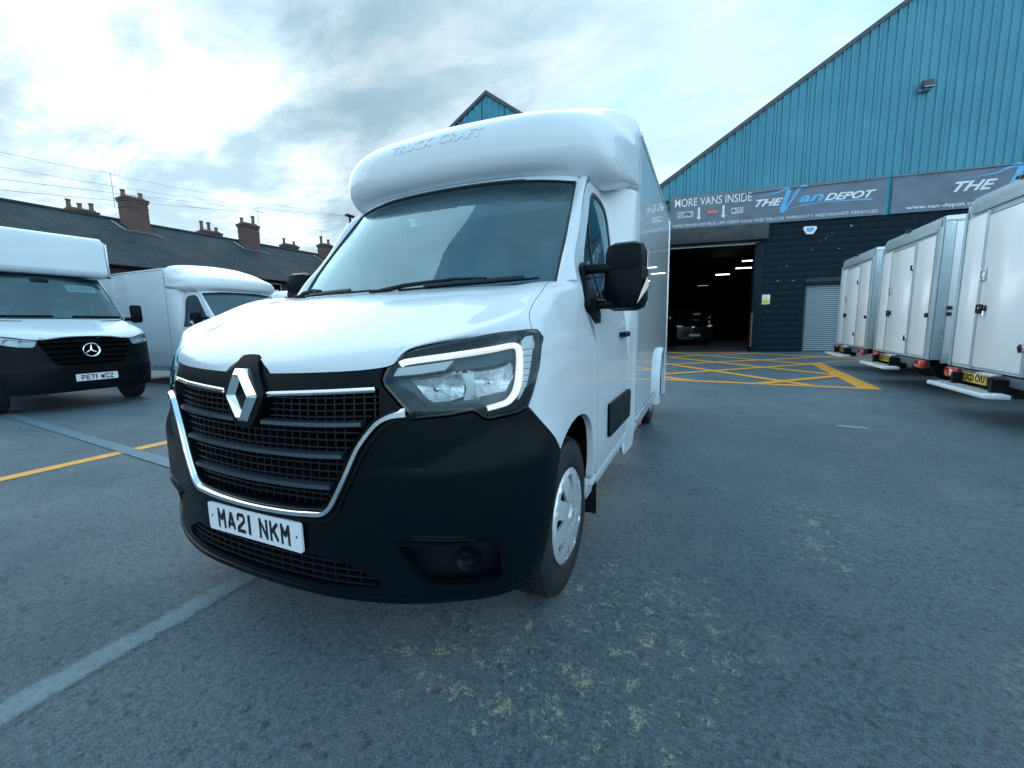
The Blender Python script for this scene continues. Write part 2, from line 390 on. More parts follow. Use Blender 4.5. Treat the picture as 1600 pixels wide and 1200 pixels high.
# strokes for number plate characters (box 5 wide, 8 high)
GL = {'M': [[(0, 0), (0, 8)], [(5, 0), (5, 8)], [(0, 8), (2.5, 3.4)], [(5, 8), (2.5, 3.4)]], 'A': [[(0, 0), (2.5, 8)], [(5, 0), (2.5, 8)], [(.9, 2.2), (4.1, 2.2)]],
      '2': [[(0, 5.9), (0, 7), (1, 8), (4, 8), (5, 7), (5, 5.2), (.4, 1.3), (0, 0)], [(0, 0), (5, 0)]], '1': [[(2.5, 0), (2.5, 8)]],
      'N': [[(0, 0), (0, 8)], [(5, 0), (5, 8)], [(0, 8), (5, 0)]], 'K': [[(0, 0), (0, 8)], [(5, 8), (.6, 3.7)], [(1.9, 4.9), (5, 0)]],
      'P': [[(0, 0), (0, 8), (4, 8), (5, 7), (5, 4.8), (4, 3.8), (.6, 3.8)]], 'E': [[(5, 0), (0, 0), (0, 8), (5, 8)], [(.6, 4.1), (4.2, 4.1)]],
      '7': [[(0, 8), (5, 8)], [(5, 8), (2, 0)]], 'W': [[(0, 8), (1, 0)], [(1, 0), (2.5, 5.6)], [(2.5, 5.6), (4, 0)], [(4, 0), (5, 8)]],
      'C': [[(5, 6), (5, 7), (4, 8), (1, 8), (0, 7), (0, 1), (1, 0), (4, 0), (5, 1), (5, 2)]], 'Z': [[(0, 8), (5, 8)], [(5, 8), (0, 0)], [(0, 0), (5, 0)]], ' ': []}
def plate_text(s, h, f3, m, parent, thick=.17, spacing=1.32):
    """f3(x,z,out) maps plate coordinates (metres from the plate centre) to 3D"""
    wch = h*.60; adv = [wch*(.62 if c == '1' else .55 if c == ' ' else 1)*spacing for c in s]; x = -sum(adv)/2+.14*h*.5
    for ci, ch in enumerate(s):
        if ch == ' ': x += adv[ci]; continue
        mb = MB(); cx = x+adv[ci]/2-.07*h
        for pi, pl in enumerate(GL[ch]):
            q = [np.array((cx+(a-2.5)/5*(wch-thick*h*.5), (b-4)/8*(h-thick*h))) for a, b in pl]; n = len(q); w_ = thick*h/2
            closed = np.allclose(q[0], q[-1]) and n > 2
            if closed: q = q[:-1]; n -= 1
            Lf, Rt = [], []
            for i in range(n):
                d1 = (q[i]-q[i-1]) if (i or closed) else q[1]-q[0]; d2 = (q[(i+1) % n]-q[i]) if (i < n-1 or closed) else d1
                d1 = d1/np.linalg.norm(d1); d2 = d2/np.linalg.norm(d2); n1 = np.array((-d1[1], d1[0])); n2 = np.array((-d2[1], d2[0])); b_ = n1+n2; b_ /= np.linalg.norm(b_)
                k = w_/max(.45, b_@n1); e = np.zeros(2)
                ext_ = w_ if abs(d1[0]*d1[1]) < .05 or n > 2 else w_*.25
                if not closed and i == 0: e = -d2*ext_
                if not closed and i == n-1: e = d1*ext_
                Lf.append(q[i]+b_*k+e); Rt.append(q[i]-b_*k+e)
            cl = lambda p: (min(max(p[0], cx-wch/2), cx+wch/2), min(max(p[1], -h/2), h/2))
            Lf = [cl(p) for p in Lf]; Rt = [cl(p) for p in Rt]
            o_ = .0006+.0003*pi; k0 = len(mb.v)
            vs_ = [f3(*p, o_) for p in Lf]+[f3(*p, o_) for p in Rt]
            mb.add(vs_, [(i, (i+1) % n, n+(i+1) % n, n+i) for i in range(n if closed else n-1)])
        mb.build('character', m, parent, fix=False); x += adv[ci]
def lerp_tab(tab,x):
    a=np.array(tab,float); return np.interp(x,a[:,0],a[:,1])
def spline_w(n,u):
    """natural cubic spline weights, knots 0..n-1; returns (len(u),n)"""
    u=np.atleast_1d(np.asarray(u,float)); I=np.eye(n)
    M=np.zeros((n,n)); Rm=np.zeros((n,n)); M[0,0]=M[-1,-1]=1
    for i in range(1,n-1):
        M[i,i-1]=M[i,i+1]=1; M[i,i]=4; Rm[i]=6*(I[i-1]-2*I[i]+I[i+1])
    D=np.linalg.solve(M,Rm)
    k=np.clip(np.floor(u).astype(int),0,n-2); t=(u-k)[:,None]; s=1-t
    return s*I[k]+t*I[k+1]+((s**3-s)*D[k]+(t**3-t)*D[k+1])/6
class Tab:
    """smooth 1D table via spline on nonuniform x (Catmull style pchip-lite)"""
    def __init__(s,tab):
        a=np.array(tab,float); s.x=a[:,0]; s.y=a[:,1]
        h=np.diff(s.x); d=np.diff(s.y)/h; m=np.zeros(len(s.x)); m[0]=d[0]; m[-1]=d[-1]
        for i in range(1,len(d)):
            if d[i-1]*d[i]>0:
                w1=2*h[i]+h[i-1]; w2=h[i]+2*h[i-1]; m[i]=(w1+w2)/(w1/d[i-1]+w2/d[i])
        s.m=m
    def __call__(s,x):
        x=np.clip(np.asarray(x,float),s.x[0],s.x[-1]); k=np.clip(np.searchsorted(s.x,x,side='right')-1,0,len(s.x)-2)
        h=s.x[k+1]-s.x[k]; t=(x-s.x[k])/h
        return (2*t**3-3*t**2+1)*s.y[k]+(t**3-2*t**2+t)*h*s.m[k]+(-2*t**3+3*t**2)*s.y[k+1]+(t**3-t**2)*h*s.m[k+1]
PLAN=[(0,.026),(.2,.032),(.38,.050),(.54,.089),(.66,.130),(.78,.183),(.88,.240),(.955,.308),(1.003,.39),(1.024,.49),(1.033,.62),(1.035,.8),(1.035,1.1),(1.035,1.4),(1.035,1.8),(1.035,2.3)]
def make_plan():
    p=np.array(PLAN); p=np.vstack([[(-x,y) for x,y in PLAN[:0:-1]],p]); 
    L=np.r_[0,np.cumsum(np.linalg.norm(np.diff(p,axis=0),axis=1))]; L-=L[len(PLAN)-1]
    # nonuniform cubic spline
    n=len(L); h=np.diff(L); M=np.zeros((n,n)); R=np.zeros((n,2)); M[0,0]=M[-1,-1]=1
    for i in range(1,n-1):
        M[i,i-1]=h[i-1]; M[i,i]=2*(h[i-1]+h[i]); M[i,i+1]=h[i]
        R[i]=6*((p[i+1]-p[i])/h[i]-(p[i]-p[i-1])/h[i-1])
    S=np.linalg.solve(M,R)
    def ev(s):
        s=np.asarray(s,float); k=np.clip(np.searchsorted(L,s,side='right')-1,0,n-2)
        hh=h[k][...,None]; a=((L[k+1]-s)[...,None])/hh; b=1-a
        return a*p[k]+b*p[k+1]+((a**3-a)*S[k]+(b**3-b)*S[k+1])*hh**2/6
    return ev,L
PLAN_EV,PLAN_L=make_plan()
S_SIDE=PLAN_L[-1]-2.3   # s = S_SIDE + y on the side
FRONT=Tab([(.0,-.14),(.16,-.08),(.20,-.035),(.24,-.008),(.29,0),(.5,0),(.75,-.004),(.9,-.010),(1.0,-.022),(1.06,-.038),(1.12,-.066),(1.2,-.11),(1.4,-.25)])
SIDE=Tab([(.0,-.05),(.3,-.03),(.42,-.012),(.6,0),(.9,0),(1.0,-.003),(1.1,-.010),(1.2,-.021),(1.3,-.041),(1.4,-.065),(1.5,-.088),(1.6,-.105),(1.8,-.128),(1.94,-.147),(2.02,-.165),(2.1,-.192),(2.16,-.225)])
def gb(x): return np.exp(-x*x)
def off(s,z):
    a=np.abs(s); w=1/(1+np.exp((a-1.02)/.06))   # front weight
    o=w*FRONT(z)+(1-w)*SIDE(z)
    # bumper volume: shoulder crease under the headlight, pinch above the fog pocket
    zl=.715+.03*np.clip((a-.69)/.4,0,1); zu=np.clip(.73+.60*(a-.69),.74,.90); tt=np.clip((zu-z)/(zu-zl),0,1); tt=tt*tt*(3-2*tt)
    o=o+.034*gb((a-.99)/.24)*tt*(1/(1+np.exp(-(z-.34)/.045)))
    ta=np.clip((a-1.90)/.75,0,1); tz=np.clip((z-1.28)/.22,0,1)
    o=o-.028*(1-ta*ta*(3-2*ta))*tz*tz*(3-2*tz)*(1-w)
    return o
def PS(s,z,d=0.0):
    s=np.asarray(s,float); z=np.asarray(z,float)+0*s
    c=PLAN_EV(s); t=PLAN_EV(s+1e-3)-PLAN_EV(s-1e-3); t/=np.linalg.norm(t,axis=-1,keepdims=True)
    n=np.stack([t[...,1],-t[...,0]],-1)
    o=off(s,z)
    q=np.concatenate([c+n*o[...,None],z[...,None]],-1)
    if np.any(d):
        e=1e-3
        nn=PN(s,z); q=q+nn*(np.asarray(d,float)[...,None] if np.ndim(d) else d)
    return q
def PN(s,z):
    e=2e-3
    a=PS(s+e,z)-PS(s-e,z); b=PS(s,z+e)-PS(s,z-e); n=np.cross(a,b)
    return n/np.linalg.norm(n,axis=-1,keepdims=True)
# ------------------------------------------------------------------ ground and its markings
ASPH = mat('worn damp asphalt', (.05, .065, .075), .45); _t = NT(ASPH); _p = _t.geo_pos()
big = _t.noise(.35, 4, .55, _p); mid = _t.noise(2.3, 6, .65, _p); fine = _t.noise(42, 5, .75, _p); grit = _t.noise(150, 2, .6, _p)
base = _t.mix(_t.mr(big, .35, .68), (.058, .152, .200), (.104, .232, .290))
base = _t.mix(_t.mr(fine, .35, .65), _t.mix(.60, base, (.015, .033, .046)), _t.mix(.34, base, (.30, .42, .49)))
base = _t.mix(_t.mr(mid, .40, .72, 0, .55), base, (.18, .235, .27))
vo = _t.n('ShaderNodeTexVoronoi', {'Scale': 55.0}); _t.t.links.new(_p, vo.inputs['Vector'])
chips = _t.math('MULTIPLY', _t.mr(vo.outputs['Distance'], .05, .20, 1, 0), _t.mr(fine, .52, .66))
base = _t.mix(_t.math('MULTIPLY', chips, .55), base, (.42, .47, .49))
base = _t.mix(_t.mr(grit, .34, .50, .8, 0), base, (.014, .024, .034))
pits = _t.mr(_t.noise(17, 5, .72, _p), .55, .66, 0, .8); base = _t.mix(pits, base, (.016, .024, .032))
# lichen and old paint flecks: patches round a few spots on the near right
sepn = _t.n('ShaderNodeSeparateXYZ', {0: _p})
def blob(cx, cy, rx, ry):
    dx = _t.math('DIVIDE', _t.math('SUBTRACT', sepn.outputs[0], cx), rx); dy = _t.math('DIVIDE', _t.math('SUBTRACT', sepn.outputs[1], cy), ry)
    return _t.mr(_t.math('ADD', _t.math('MULTIPLY', dx, dx), _t.math('MULTIPLY', dy, dy)), .15, 1.0, 1, 0)
spots = blob(1.32, .74, .62, .50)
for b_ in ((2.15, 1.9, .30, .7), (1.0, .25, .8, .35)): spots = _t.math('MAXIMUM', spots, blob(*b_))
lich = _t.math('ADD', _t.math('MULTIPLY', _t.noise(13, 9, .8, _p, .6), .75), _t.math('MULTIPLY', _t.noise(70, 4, .75, _p), .25)); lm_ = _t.math('MULTIPLY', _t.mr(_t.math('ADD', lich, _t.math('MULTIPLY', spots, .045)), .575, .62), _t.math('MULTIPLY', _t.mr(spots, .0, .5), _t.mr(_t.noise(110, 3, .7, _p), .42, .52)))
base = _t.mix(_t.math('MULTIPLY', lm_, .72), base, (.66, .64, .40))
# pale broken concrete patch at the right edge
pt_ = _t.mr(_t.math('ADD', blob(2.70, .55, .40, .70), _t.math('MULTIPLY', _t.noise(7, 6, .7, _p), .35)), .52, .72)
base = _t.mix(_t.math('MULTIPLY', pt_, _t.mr(fine, .45, .62, .0, .6)), base, (.28, .33, .34))
_t.link(base, 'Base Color')
_t.link(_t.mr(_t.noise(.9, 5, .6, _p), .33, .68, .28, .50), 'Roughness')
h1 = _t.bump(_t.noise(48, 7, .8, _p), 1.0, .030); h2 = _t.bump(vo.outputs['Distance'], .45, .010, h1); h3 = _t.bump(mid, .35, .02, h2); _t.link(h3, 'Normal')
_t.b.inputs['Specular IOR Level'].default_value = .8
g = MB(); g.add([(-500, -400, 0), (500, -400, 0), (500, 700, 0), (-500, 700, 0)], [(0, 1, 2, 3)])
ground = struct(g.build('ground', ASPH, fix=False))
def marking_mat(name, col, wear0, wear1, edge=None):
    m = mat(name, col, .5); t = NT(m); p = t.geo_pos()
    n = t.mix(t.mr(t.noise(8, 6, .7, p), .35, .7), col, tuple(c*.72 for c in col)); n = t.mix(t.mr(t.noise(120, 3, .6, p), .32, .5, .5, 0), n, tuple(c*.35 for c in col)); t.link(n, 'Base Color')
    t.link(t.bump(t.noise(75, 5, .75, p), .5, .010), 'Normal')
    wear = t.mr(t.noise(40 if 'white' in name else 26, 8, .8, p), wear0, wear1, 1, 0)
    if edge:      # worn ragged along both long edges
        sp = t.n('ShaderNodeSeparateXYZ', {0: p}); dx = t.math('ABSOLUTE', t.math('SUBTRACT', sp.outputs[0], edge[0])); dx = t.math('ADD', dx, t.math('MULTIPLY', t.math('SUBTRACT', t.noise(18, 6, .7, p), .5), .10)); wear = t.math('MULTIPLY', wear, t.mr(dx, edge[1], edge[2], 1, 0))
    tr = t.n('ShaderNodeBsdfTransparent'); mx = t.n('ShaderNodeMixShader', {0: wear}); t.t.links.new(tr.outputs[0], mx.inputs[1]); t.t.links.new(t.b.outputs[0], mx.inputs[2]); t.t.links.new(mx.outputs[0], t.out.inputs[0]); return m
YEL = marking_mat('yellow road paint', (.95, .44, .05), .64, .78); WHF = marking_mat('faded white road paint', (.11, .21, .26), .46, .92); YELF = marking_mat('faded yellow road paint', (.34, .32, .20), .40, .56)
def stripe(mb, a, b, w_, z=.004):
    a = np.array(a, float); b = np.array(b, float); t = (b-a)/np.linalg.norm(b-a); n = np.array((-t[1], t[0]))*w_/2
    mb.add([(*(a+n), z), (*(a-n), z), (*(b-n), z), (*(b+n), z)], [(0, 1, 2, 3)])
def lane(name, segs, m, z=.004):
    mb = MB()
    for i, (a, b, w_) in enumerate(segs): stripe(mb, a, b, w_, z+.0006*i)
    o = mb.build(name, m, fix=False); return struct(o)
hat = [((-1.6, 8.75), (4.27, 8.17), .20), ((4.36, 13.25), (4.16, 8.12), .30), ((-1.6, 8.75), (-1.6, 17.2), .12), ((-1.6, 17.2), (3.3, 17.25), .12), ((3.2, 17.25), (6.6, 15.3), .10), ((6.6, 15.3), (4.36, 13.2), .10)]
for a, b in [((-1.6, 10.9), (1.31, 8.46)), ((-1.6, 15.1), (3.35, 8.30)), ((-1.6, 17.1), (4.22, 10.15)), ((.25, 17.2), (4.30, 12.6)), ((2.6, 17.25), (6.0, 14.7)),
             ((2.54, 8.36), (4.20, 10.1)), ((-.2, 8.6), (4.32, 12.95)), ((-1.6, 10.0), (5.9, 16.3)), ((-1.6, 13.0), (3.46, 17.2))]: hat.append((a, b, .21))
lane('yellow_hatching', hat, YEL)
lane('yellow_line', [((-3.86, -3.2), (-3.80, 3.6), .15)], YEL)
lane('yellow_line', [((-9.92, 1.0), (-9.92, 9.4), .11)], YELF)
WHN = marking_mat('nearly worn away white paint', (.13, .215, .255), .46, .92, (-.49, .035, .085)); lane('white_line', [((-.49, -2.4), (-.49, .75), .20)], WHN)
lane('white_line', [((-12.0, 2.05), (-2.2, 1.12), .13)], WHF, .0085)
lane('paint_fleck', [((2.93, 4.86), (3.20, 4.80), .045)], marking_mat('white fleck paint', (.5, .55, .58), .6, .7))
# ------------------------------------------------------------------ the depot
DA = Vector((3.231, 18.11, 0)); DS = Vector((.9897, .1430, 0)).normalized(); DN = Vector((DS.y, -DS.x, 0))
def W(s, z, o=0): return tuple(DA+DS*s+DN*o+Vector((0, 0, z)))
TEAL = mat('teal profiled steel cladding', (.018, .17, .25), .38, spec=.45); _t = NT(TEAL)
_c = _t.mix(_t.mr(_t.noise(.6, 5, .6, _t.geo_pos()), .35, .7), (.032, .235, .330), (.044, .280, .380)); 
_mp = _t.n('ShaderNodeMapping', {'Vector': _t.geo_pos(), 'Scale': (3.0, 3.0, .18)}); _c = _t.mix(_t.mr(_t.noise(2.0, 6, .65, _mp.outputs[0]), .45, .72, 0, .45), _c, (.020, .165, .235)); _t.link(_c, 'Base Color')
TRIM = var('dark grey flashing', (.055, .065, .075), .15, 4, .5)
ROOFM = var('grey roof sheet', (.12, .14, .15), .2, .6, .6)
BLOCKM = var('dark blue black painted block', (.0010, .014, .022), .35, 1.5, .6, .1, spec=.15, bump=.35, bscale=45)
MORTAR = var('dark painted joint', (.005, .022, .030), .2, 4, .6)
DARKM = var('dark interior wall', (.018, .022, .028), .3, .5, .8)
SHUT = var('galvanised shutter slat', (.26, .32, .35), .12, 3, .36, .08, metal=.45)
def pr(mb, poly, o0, o1): mb.prism(poly, lambda a, b: W(a, b, o0), tuple(DN*(o1-o0))); return mb
def wbox(name, s0, s1, z0, z1, o0, o1, m, parent, bev=0, label=None):
    mb = MB(); c = Vector(W((s0+s1)/2, (z0+z1)/2, (o0+o1)/2)); M = Matrix.Rotation(math.atan2(DS.y, DS.x), 3, 'Z')
    mb.box(c, (abs(s1-s0), abs(o1-o0), abs(z1-z0)), M, bev); return mb.build(name, m, parent, bev > 0, label)
def cladding(parent, s0, s1, zb, roof, m, pitch=.25, sheet=1.0):
    s = s0
    while s < s1-1e-3:
        e = min(s+sheet-.004, s1); mb = MB(); pts = []
        k = s
        while k < e-1e-6:
            for f, o in ((0, 0), (.52, 0), (.62, .038), (.90, .038), (1.0, 0)):
                q = k+f*pitch
                if q <= e+1e-6: pts.append((q, o))
            k += pitch
        pts = sorted(set(pts)); vs_ = []; fs = []
        for q, o in pts: vs_ += [W(q, zb, o), W(q, max(zb+.01, roof(q)), o)]
        for i in range(len(pts)-1): fs.append((2*i, 2*i+2, 2*i+3, 2*i+1))
        mb.add(vs_, fs).build('cladding_sheet', m, parent, fix=False); s += sheet
def gable(label, sL, sA, sR, zE, zA, depth, doorwall, zr=None, sheet=1.0):
    T = thing('warehouse', label, 'warehouse', W((sL+sR)/2, 0))
    inv = Matrix.Translation(-Vector(T.location))
    zr = zE if zr is None else zr
    roof = lambda s: zE+(zA-zE)*(s-sL)/(sA-sL) if s < sA else zr+(zA-zr)*(sR-s)/(sR-sA)
    cladding(T, sL, sR, 4.80, roof, TEAL, sheet=sheet)
    # verge flashing, roof slopes
    for a, b, za, zb in ((sL, sA, zE, zA), (sA, sR, zA, zr)):
        t = np.array((b-a, zb-za)); t /= np.linalg.norm(t); n = np.array((-t[1], t[0])) if True else 0
        poly = [(a-t[0]*.1, za-t[1]*.1), (b, zb), (b, zb+.16), (a-t[0]*.1+n[0]*.0, za-t[1]*.1+.16)] if a == sL else [(a, za), (b+t[0]*.1, zb+t[1]*.1), (b+t[0]*.1, zb+t[1]*.1+.16), (a, za+.16)]
        mb = MB(); pr(mb, poly, -.06, .10); mb.build('verge_flashing', TRIM, T)
        mb = MB(); pr(mb, [(a, za+.01), (b, zb+.01), (b, zb+.09), (a, za+.09)], -depth, -.061); mb.build('roof', ROOFM, T)
    return T, roof
depot, rf_ = gable('teal clad warehouse with big open doorway and grey banners on its front', -3.6, 5.25, 13.6, 6.40, 12.27, 34, True, 6.62)
dep2, _ = gable('teal gabled warehouse whose peak rises just behind the white van roof', -17.9, -10.69, -3.62, 5.9, 10.95, 34, False, 6.0, sheet=1.0)
# lower walls: a backing with the painted blocks in front of it
DOOR_L, DOOR_R, DOOR_T = -3.9, .02, 4.16
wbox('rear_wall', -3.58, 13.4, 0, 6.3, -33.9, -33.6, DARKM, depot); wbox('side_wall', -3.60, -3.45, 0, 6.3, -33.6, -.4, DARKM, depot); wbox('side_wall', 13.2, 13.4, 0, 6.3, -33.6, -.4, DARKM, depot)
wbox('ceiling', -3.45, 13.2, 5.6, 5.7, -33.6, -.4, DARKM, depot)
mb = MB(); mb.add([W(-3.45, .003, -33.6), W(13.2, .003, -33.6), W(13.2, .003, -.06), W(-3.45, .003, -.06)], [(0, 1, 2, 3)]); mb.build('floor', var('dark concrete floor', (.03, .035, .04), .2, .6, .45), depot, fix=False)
SH0, SH1, SHT = 1.69, 4.75, 2.60
def joint(s0, s1, z0, z1): 
    o = wbox('wall', s0, s1, z0, z1, -.38, -.012, MORTAR, depot); return o
wl = joint(DOOR_R, SH0, 0, 4.80); wa = joint(SH0, SH1, SHT, 4.80); joint(SH1, 13.4, 0, 4.8); joint(DOOR_L+.35, DOOR_R, 4.5, 4.80)
BLK = {}
def block(s0, s1, z0, z1, parent, m):
    key = (round(s1-s0, 3), round(z1-z0, 3))
    if key not in BLK:
        mb = MB(); mb.box((0, 0, 0), (s1-s0, .016, z1-z0), Matrix.Rotation(math.atan2(DS.y, DS.x), 3, 'Z'), .0025)
        o = mb.build('block', m, parent, True); BLK[key] = o.data
    else: o = bpy.data.objects.new('block', BLK[key]); link(o, parent)
    o.location = W((s0+s1)/2, (z0+z1)/2, -.004+random.uniform(-.0006, .001)); return o
nblk = 0
for r_ in range(21):
    z0 = .006+r_*.2285; z1 = z0+.2260; s = DOOR_R+(.0 if r_ % 2 else -.225)
    while s < 4.75:
        a, b = max(s, DOOR_R+.002), s+.448
        if z0 < SHT-.05: b = min(b, SH0)
        if b-a > .06 and not (z0 < SHT-.05 and a >= SH0-.03): block(a, b, z0, min(z1, 4.79), wl if a < SH0 else wa, BLOCKM); nblk += 1
        s += .45
far = MB()
for r_ in range(21):
    s = 4.76+(.22 if r_ % 2 else 0)
    while s < 13.3: far.box(Vector(W(s+.22, .115+r_*.2285, -.003)), (.44, .022, .218), Matrix.Rotation(math.atan2(DS.y, DS.x), 3, 'Z')); s += .45
stuff(far.build('blockwork', BLOCKM, wa))
# door surround, shutter housing and guide
wbox('door_jamb', DOOR_R-.10, DOOR_R+.20, 0, 4.22, -.30, .05, BLOCKM, depot, .008)
H_ = wbox('shutter_housing', -3.5, .28, 4.20, 4.78, .02, .34, var('black painted steel box', (.008, .018, .024), .3, 2, .45), depot, .015)
wbox('housing_lip', -3.5, .10, 4.13, 4.17, .0, .10, TRIM, H_, .004); wbox('rolled_curtain', -3.5, -.02, 4.08, 4.125, -.04, .04, SHUT, H_, .006)
wbox('protection_strip', -.085, -.035, .2, 1.5, -.02, .06, mat('worn red guard', (.18, .05, .05), .6), depot)
# closed roller shutter, slat by slat
S_T = thing('roller_shutter', 'closed galvanised roller shutter of narrow slats in the dark block wall', 'shutter', W((SH0+SH1)/2, 0, -.1))
wbox('guide_rail', SH0+.004, SH0+.07, 0, SHT, -.2, -.03, TRIM, S_T, .004); wbox('guide_rail', SH1-.07, SH1-.004, 0, SHT, -.2, -.03, TRIM, S_T, .004); wbox('hood', SH0, SH1, SHT-.14, SHT-.004, -.25, .03, BLOCKM, S_T, .006)
sm_me = None
for k in range(33):
    z0 = .02+k*.0745
    if sm_me is None:
        mb = MB(); M = Matrix.Rotation(math.atan2(DS.y, DS.x), 3, 'Z'); prof = [(-.036, 0), (-.030, .010), (-.012, .020), (.012, .020), (.030, .010), (.036, 0)]
        L_ = SH1-SH0-.14; vs_ = []; n = len(prof)
        for x in (-L_/2, L_/2): vs_ += [tuple(M @ Vector((x, -b-0.0, a))) for a, b in prof]
        mb.add(vs_, [(i, i+1, n+i+1, n+i) for i in range(n-1)]+[(n-1, 0, n, 2*n-1)]); o = mb.build('slat', SHUT, S_T); sm_me = o.data
    else: o = bpy.data.objects.new('slat', sm_me); link(o, S_T)
    o.location = W((SH0+SH1)/2, z0+.036, -.12)
wbox('bottom_rail', SH0+.07, SH1-.07, .004, .03, -.15, -.09, TRIM, S_T)
# banners
def banner(s0, s1, z0, z1, label, seed):
    nx, nz = 120, 26; rr = np.random.default_rng(seed); ph = rr.uniform(0, 6, 12)
    def ripple(s, z):
        u = (s-s0)/(s1-s0); v = (z-z0)/(z1-z0)
        o = .012*np.sin(9*u+ph[0]+3*v)+.010*np.sin(23*u-7*v+ph[1])+.006*np.sin(47*u+11*v+ph[2])
        for k in range(6): cx = (k+.5)/6; o += .020*np.exp(-((u-cx-.05*(1-v))/.020)**2)*v**2*math.sin(ph[k+3])
        o += .035*np.exp(-((u-.5)/.45)**2)*np.exp(-((v-.45)/.5)**2)
        return .085+o
    vs_ = []; fs = []
    for j in range(nz+1):
        for i in range(nx+1):
            s = s0+(s1-s0)*i/nx; v = j/nz; sag = .035*abs(math.sin(math.pi*i/nx*6))*v**3; z = z0+(z1-z0)*v-sag; vs_.append(W(s, z, float(ripple(s, z))))
    for j in range(nz):
        for i in range(nx): a = j*(nx+1)+i; fs.append((a, a+1, a+nx+2, a+nx+1))
    m = MATS.get('grey banner vinyl') or var('grey banner vinyl', (.12, .165, .225), .15, 1.0, .5, .08)
    o = obj('banner', vs_, fs, m, smooth=True); tag(o, label, 'banner'); o.data.materials.clear(); o.data.materials.append(m)
    md = None
    return o, lambda co, dz=.006: Vector(W(co.x, co.y, float(ripple(co.x, co.y))+dz+co.z))
def btext(fn, b, s, sL, sR, z0, z1, m, shear=0, bold=0.0, name='lettering', serif=False, dz=.014, cap=.73):
    """text fitted between two points of the banner"""
    h = (z1-z0)/cap; cu = bpy.data.curves.new('t', 'FONT'); cu.body = s; cu.size = h; cu.offset = bold*h; cu.shear = shear; cu.extrude = 0; cu.resolution_u = 4
    o = bpy.data.objects.new('t', cu); COL.objects.link(o); me = bpy.data.meshes.new_from_object(o.evaluated_get(bpy.context.evaluated_depsgraph_get())); bpy.data.objects.remove(o)
    bm = bmesh.new(); bm.from_mesh(me); bmesh.ops.triangulate(bm, faces=bm.faces); bm.to_mesh(me); bm.free()
    xs = [v.co.x for v in me.vertices]; x0, x1 = min(xs), max(xs)
    for v in me.vertices: q = Vector((sL+(v.co.x-x0)/(x1-x0)*(sR-sL), z0+v.co.y, v.co.z)); v.co = fn(q, dz)
    # one object per word: cut the row of letters where the gaps are wide
    V0 = [tuple(v.co) for v in me.vertices]; F0 = [tuple(p.vertices) for p in me.polygons]; sx_ = [s_ for s_ in xs]
    iv = sorted((min(xs[i] for i in f), max(xs[i] for i in f), k) for k, f in enumerate(F0)); grp = [[]]; hi = iv[0][1]
    for a, c, k in iv:
        if a-hi > .22*h: grp.append([])
        grp[-1].append(k); hi = max(hi, c)
    for g_ in grp:
        ids = sorted({i for k in g_ for i in F0[k]}); mp_ = {i: j for j, i in enumerate(ids)}; o = obj(name, [V0[i] for i in ids], [[mp_[i] for i in F0[k]] for k in g_], m, b)
    return o
def bshape(fn, b, polys, m, name, dz=.008):
    mb = MB()
    for poly in polys:
        n = len(poly); k = len(mb.v); mb.add([tuple(fn(Vector((x, y, 0)), dz)) for x, y in poly], [])
        c = len(mb.v)
        mb.f.append(tuple(range(k, k+n)))
    return mb.build(name, m, b, fix=False)
def ribbon(fn, b, path, ws, m, name, dz=.009):
    p = np.array(sm(path, False, 6)); ws = np.interp(np.linspace(0, 1, len(p)), np.linspace(0, 1, len(ws)), ws); t = np.gradient(p, axis=0); t /= np.linalg.norm(t, axis=1, keepdims=True); n = np.stack([-t[:, 1], t[:, 0]], 1)
    A = p+n*ws[:, None]/2; B_ = p-n*ws[:, None]/2; mb = MB(); vs_ = [tuple(fn(Vector((*q, 0)), dz)) for q in A]+[tuple(fn(Vector((*q, 0)), dz)) for q in B_]; k = len(p)
    mb.add(vs_, [(i, i+1, k+i+1, k+i) for i in range(k-1)]); return mb.build(name, m, b, fix=False)
bn1, f1 = banner(-3.16, 3.86, 4.80, 6.09, 'long grey vinyl banner over the open doorway reading more vans inside', 3)
btext(f1, bn1, 'MORE VANS INSIDE', -3.0, -.31, 5.645, 5.955, WINK, 0, .004, dz=.022)
btext(f1, bn1, 'THE', -.19, .74, 5.41, 5.66, WINK, .45, .03); btext(f1, bn1, 'an', 1.22, 2.02, 5.44, 5.70, BINK, .35, .03, cap=.58); btext(f1, bn1, 'DEPOT', 2.03, 3.60, 5.43, 5.67, WINK, .45, .03)
ribbon(f1, bn1, [(-.09, 5.74), (.3, 5.80), (.6, 5.87), (.80, 5.95), (.88, 5.93), (.84, 5.70), (.70, 5.19), (.80, 5.24), (1.0, 5.55), (1.18, 5.85), (1.32, 5.99), (1.46, 5.985), (1.40, 5.92)], [.01, .03, .05, .08, .12, .16, .13, .07, .07, .08, .09, .06, .01], BINK, 'logo_swoosh', .016)
ribbon(f1, bn1, [(.80, 5.21), (1.3, 5.31), (1.92, 5.375), (2.7, 5.37), (3.48, 5.345)], [.01, .03, .03, .045, .06], BINK, 'logo_underline', .012)
btext(f1, bn1, 'VANS MINIBUSES PICK UPS CREW VANS AND TRUCKS WARRANTY AND FINANCE ARRANGED', -3.06, 3.70, 4.885, 4.995, WINK, 0, .0)
for sx in (-2.12, -1.255): bshape(f1, bn1, [[(sx-.035, 5.58), (sx-.035, 5.22), (sx-.09, 5.22), (sx, 5.11), (sx+.09, 5.22), (sx+.035, 5.22), (sx+.035, 5.58)]], WINK, 'arrow')
LGREY = mat('pale print', (.45, .5, .55), .5); DKPR = mat('dark print', (.03, .035, .05), .5)
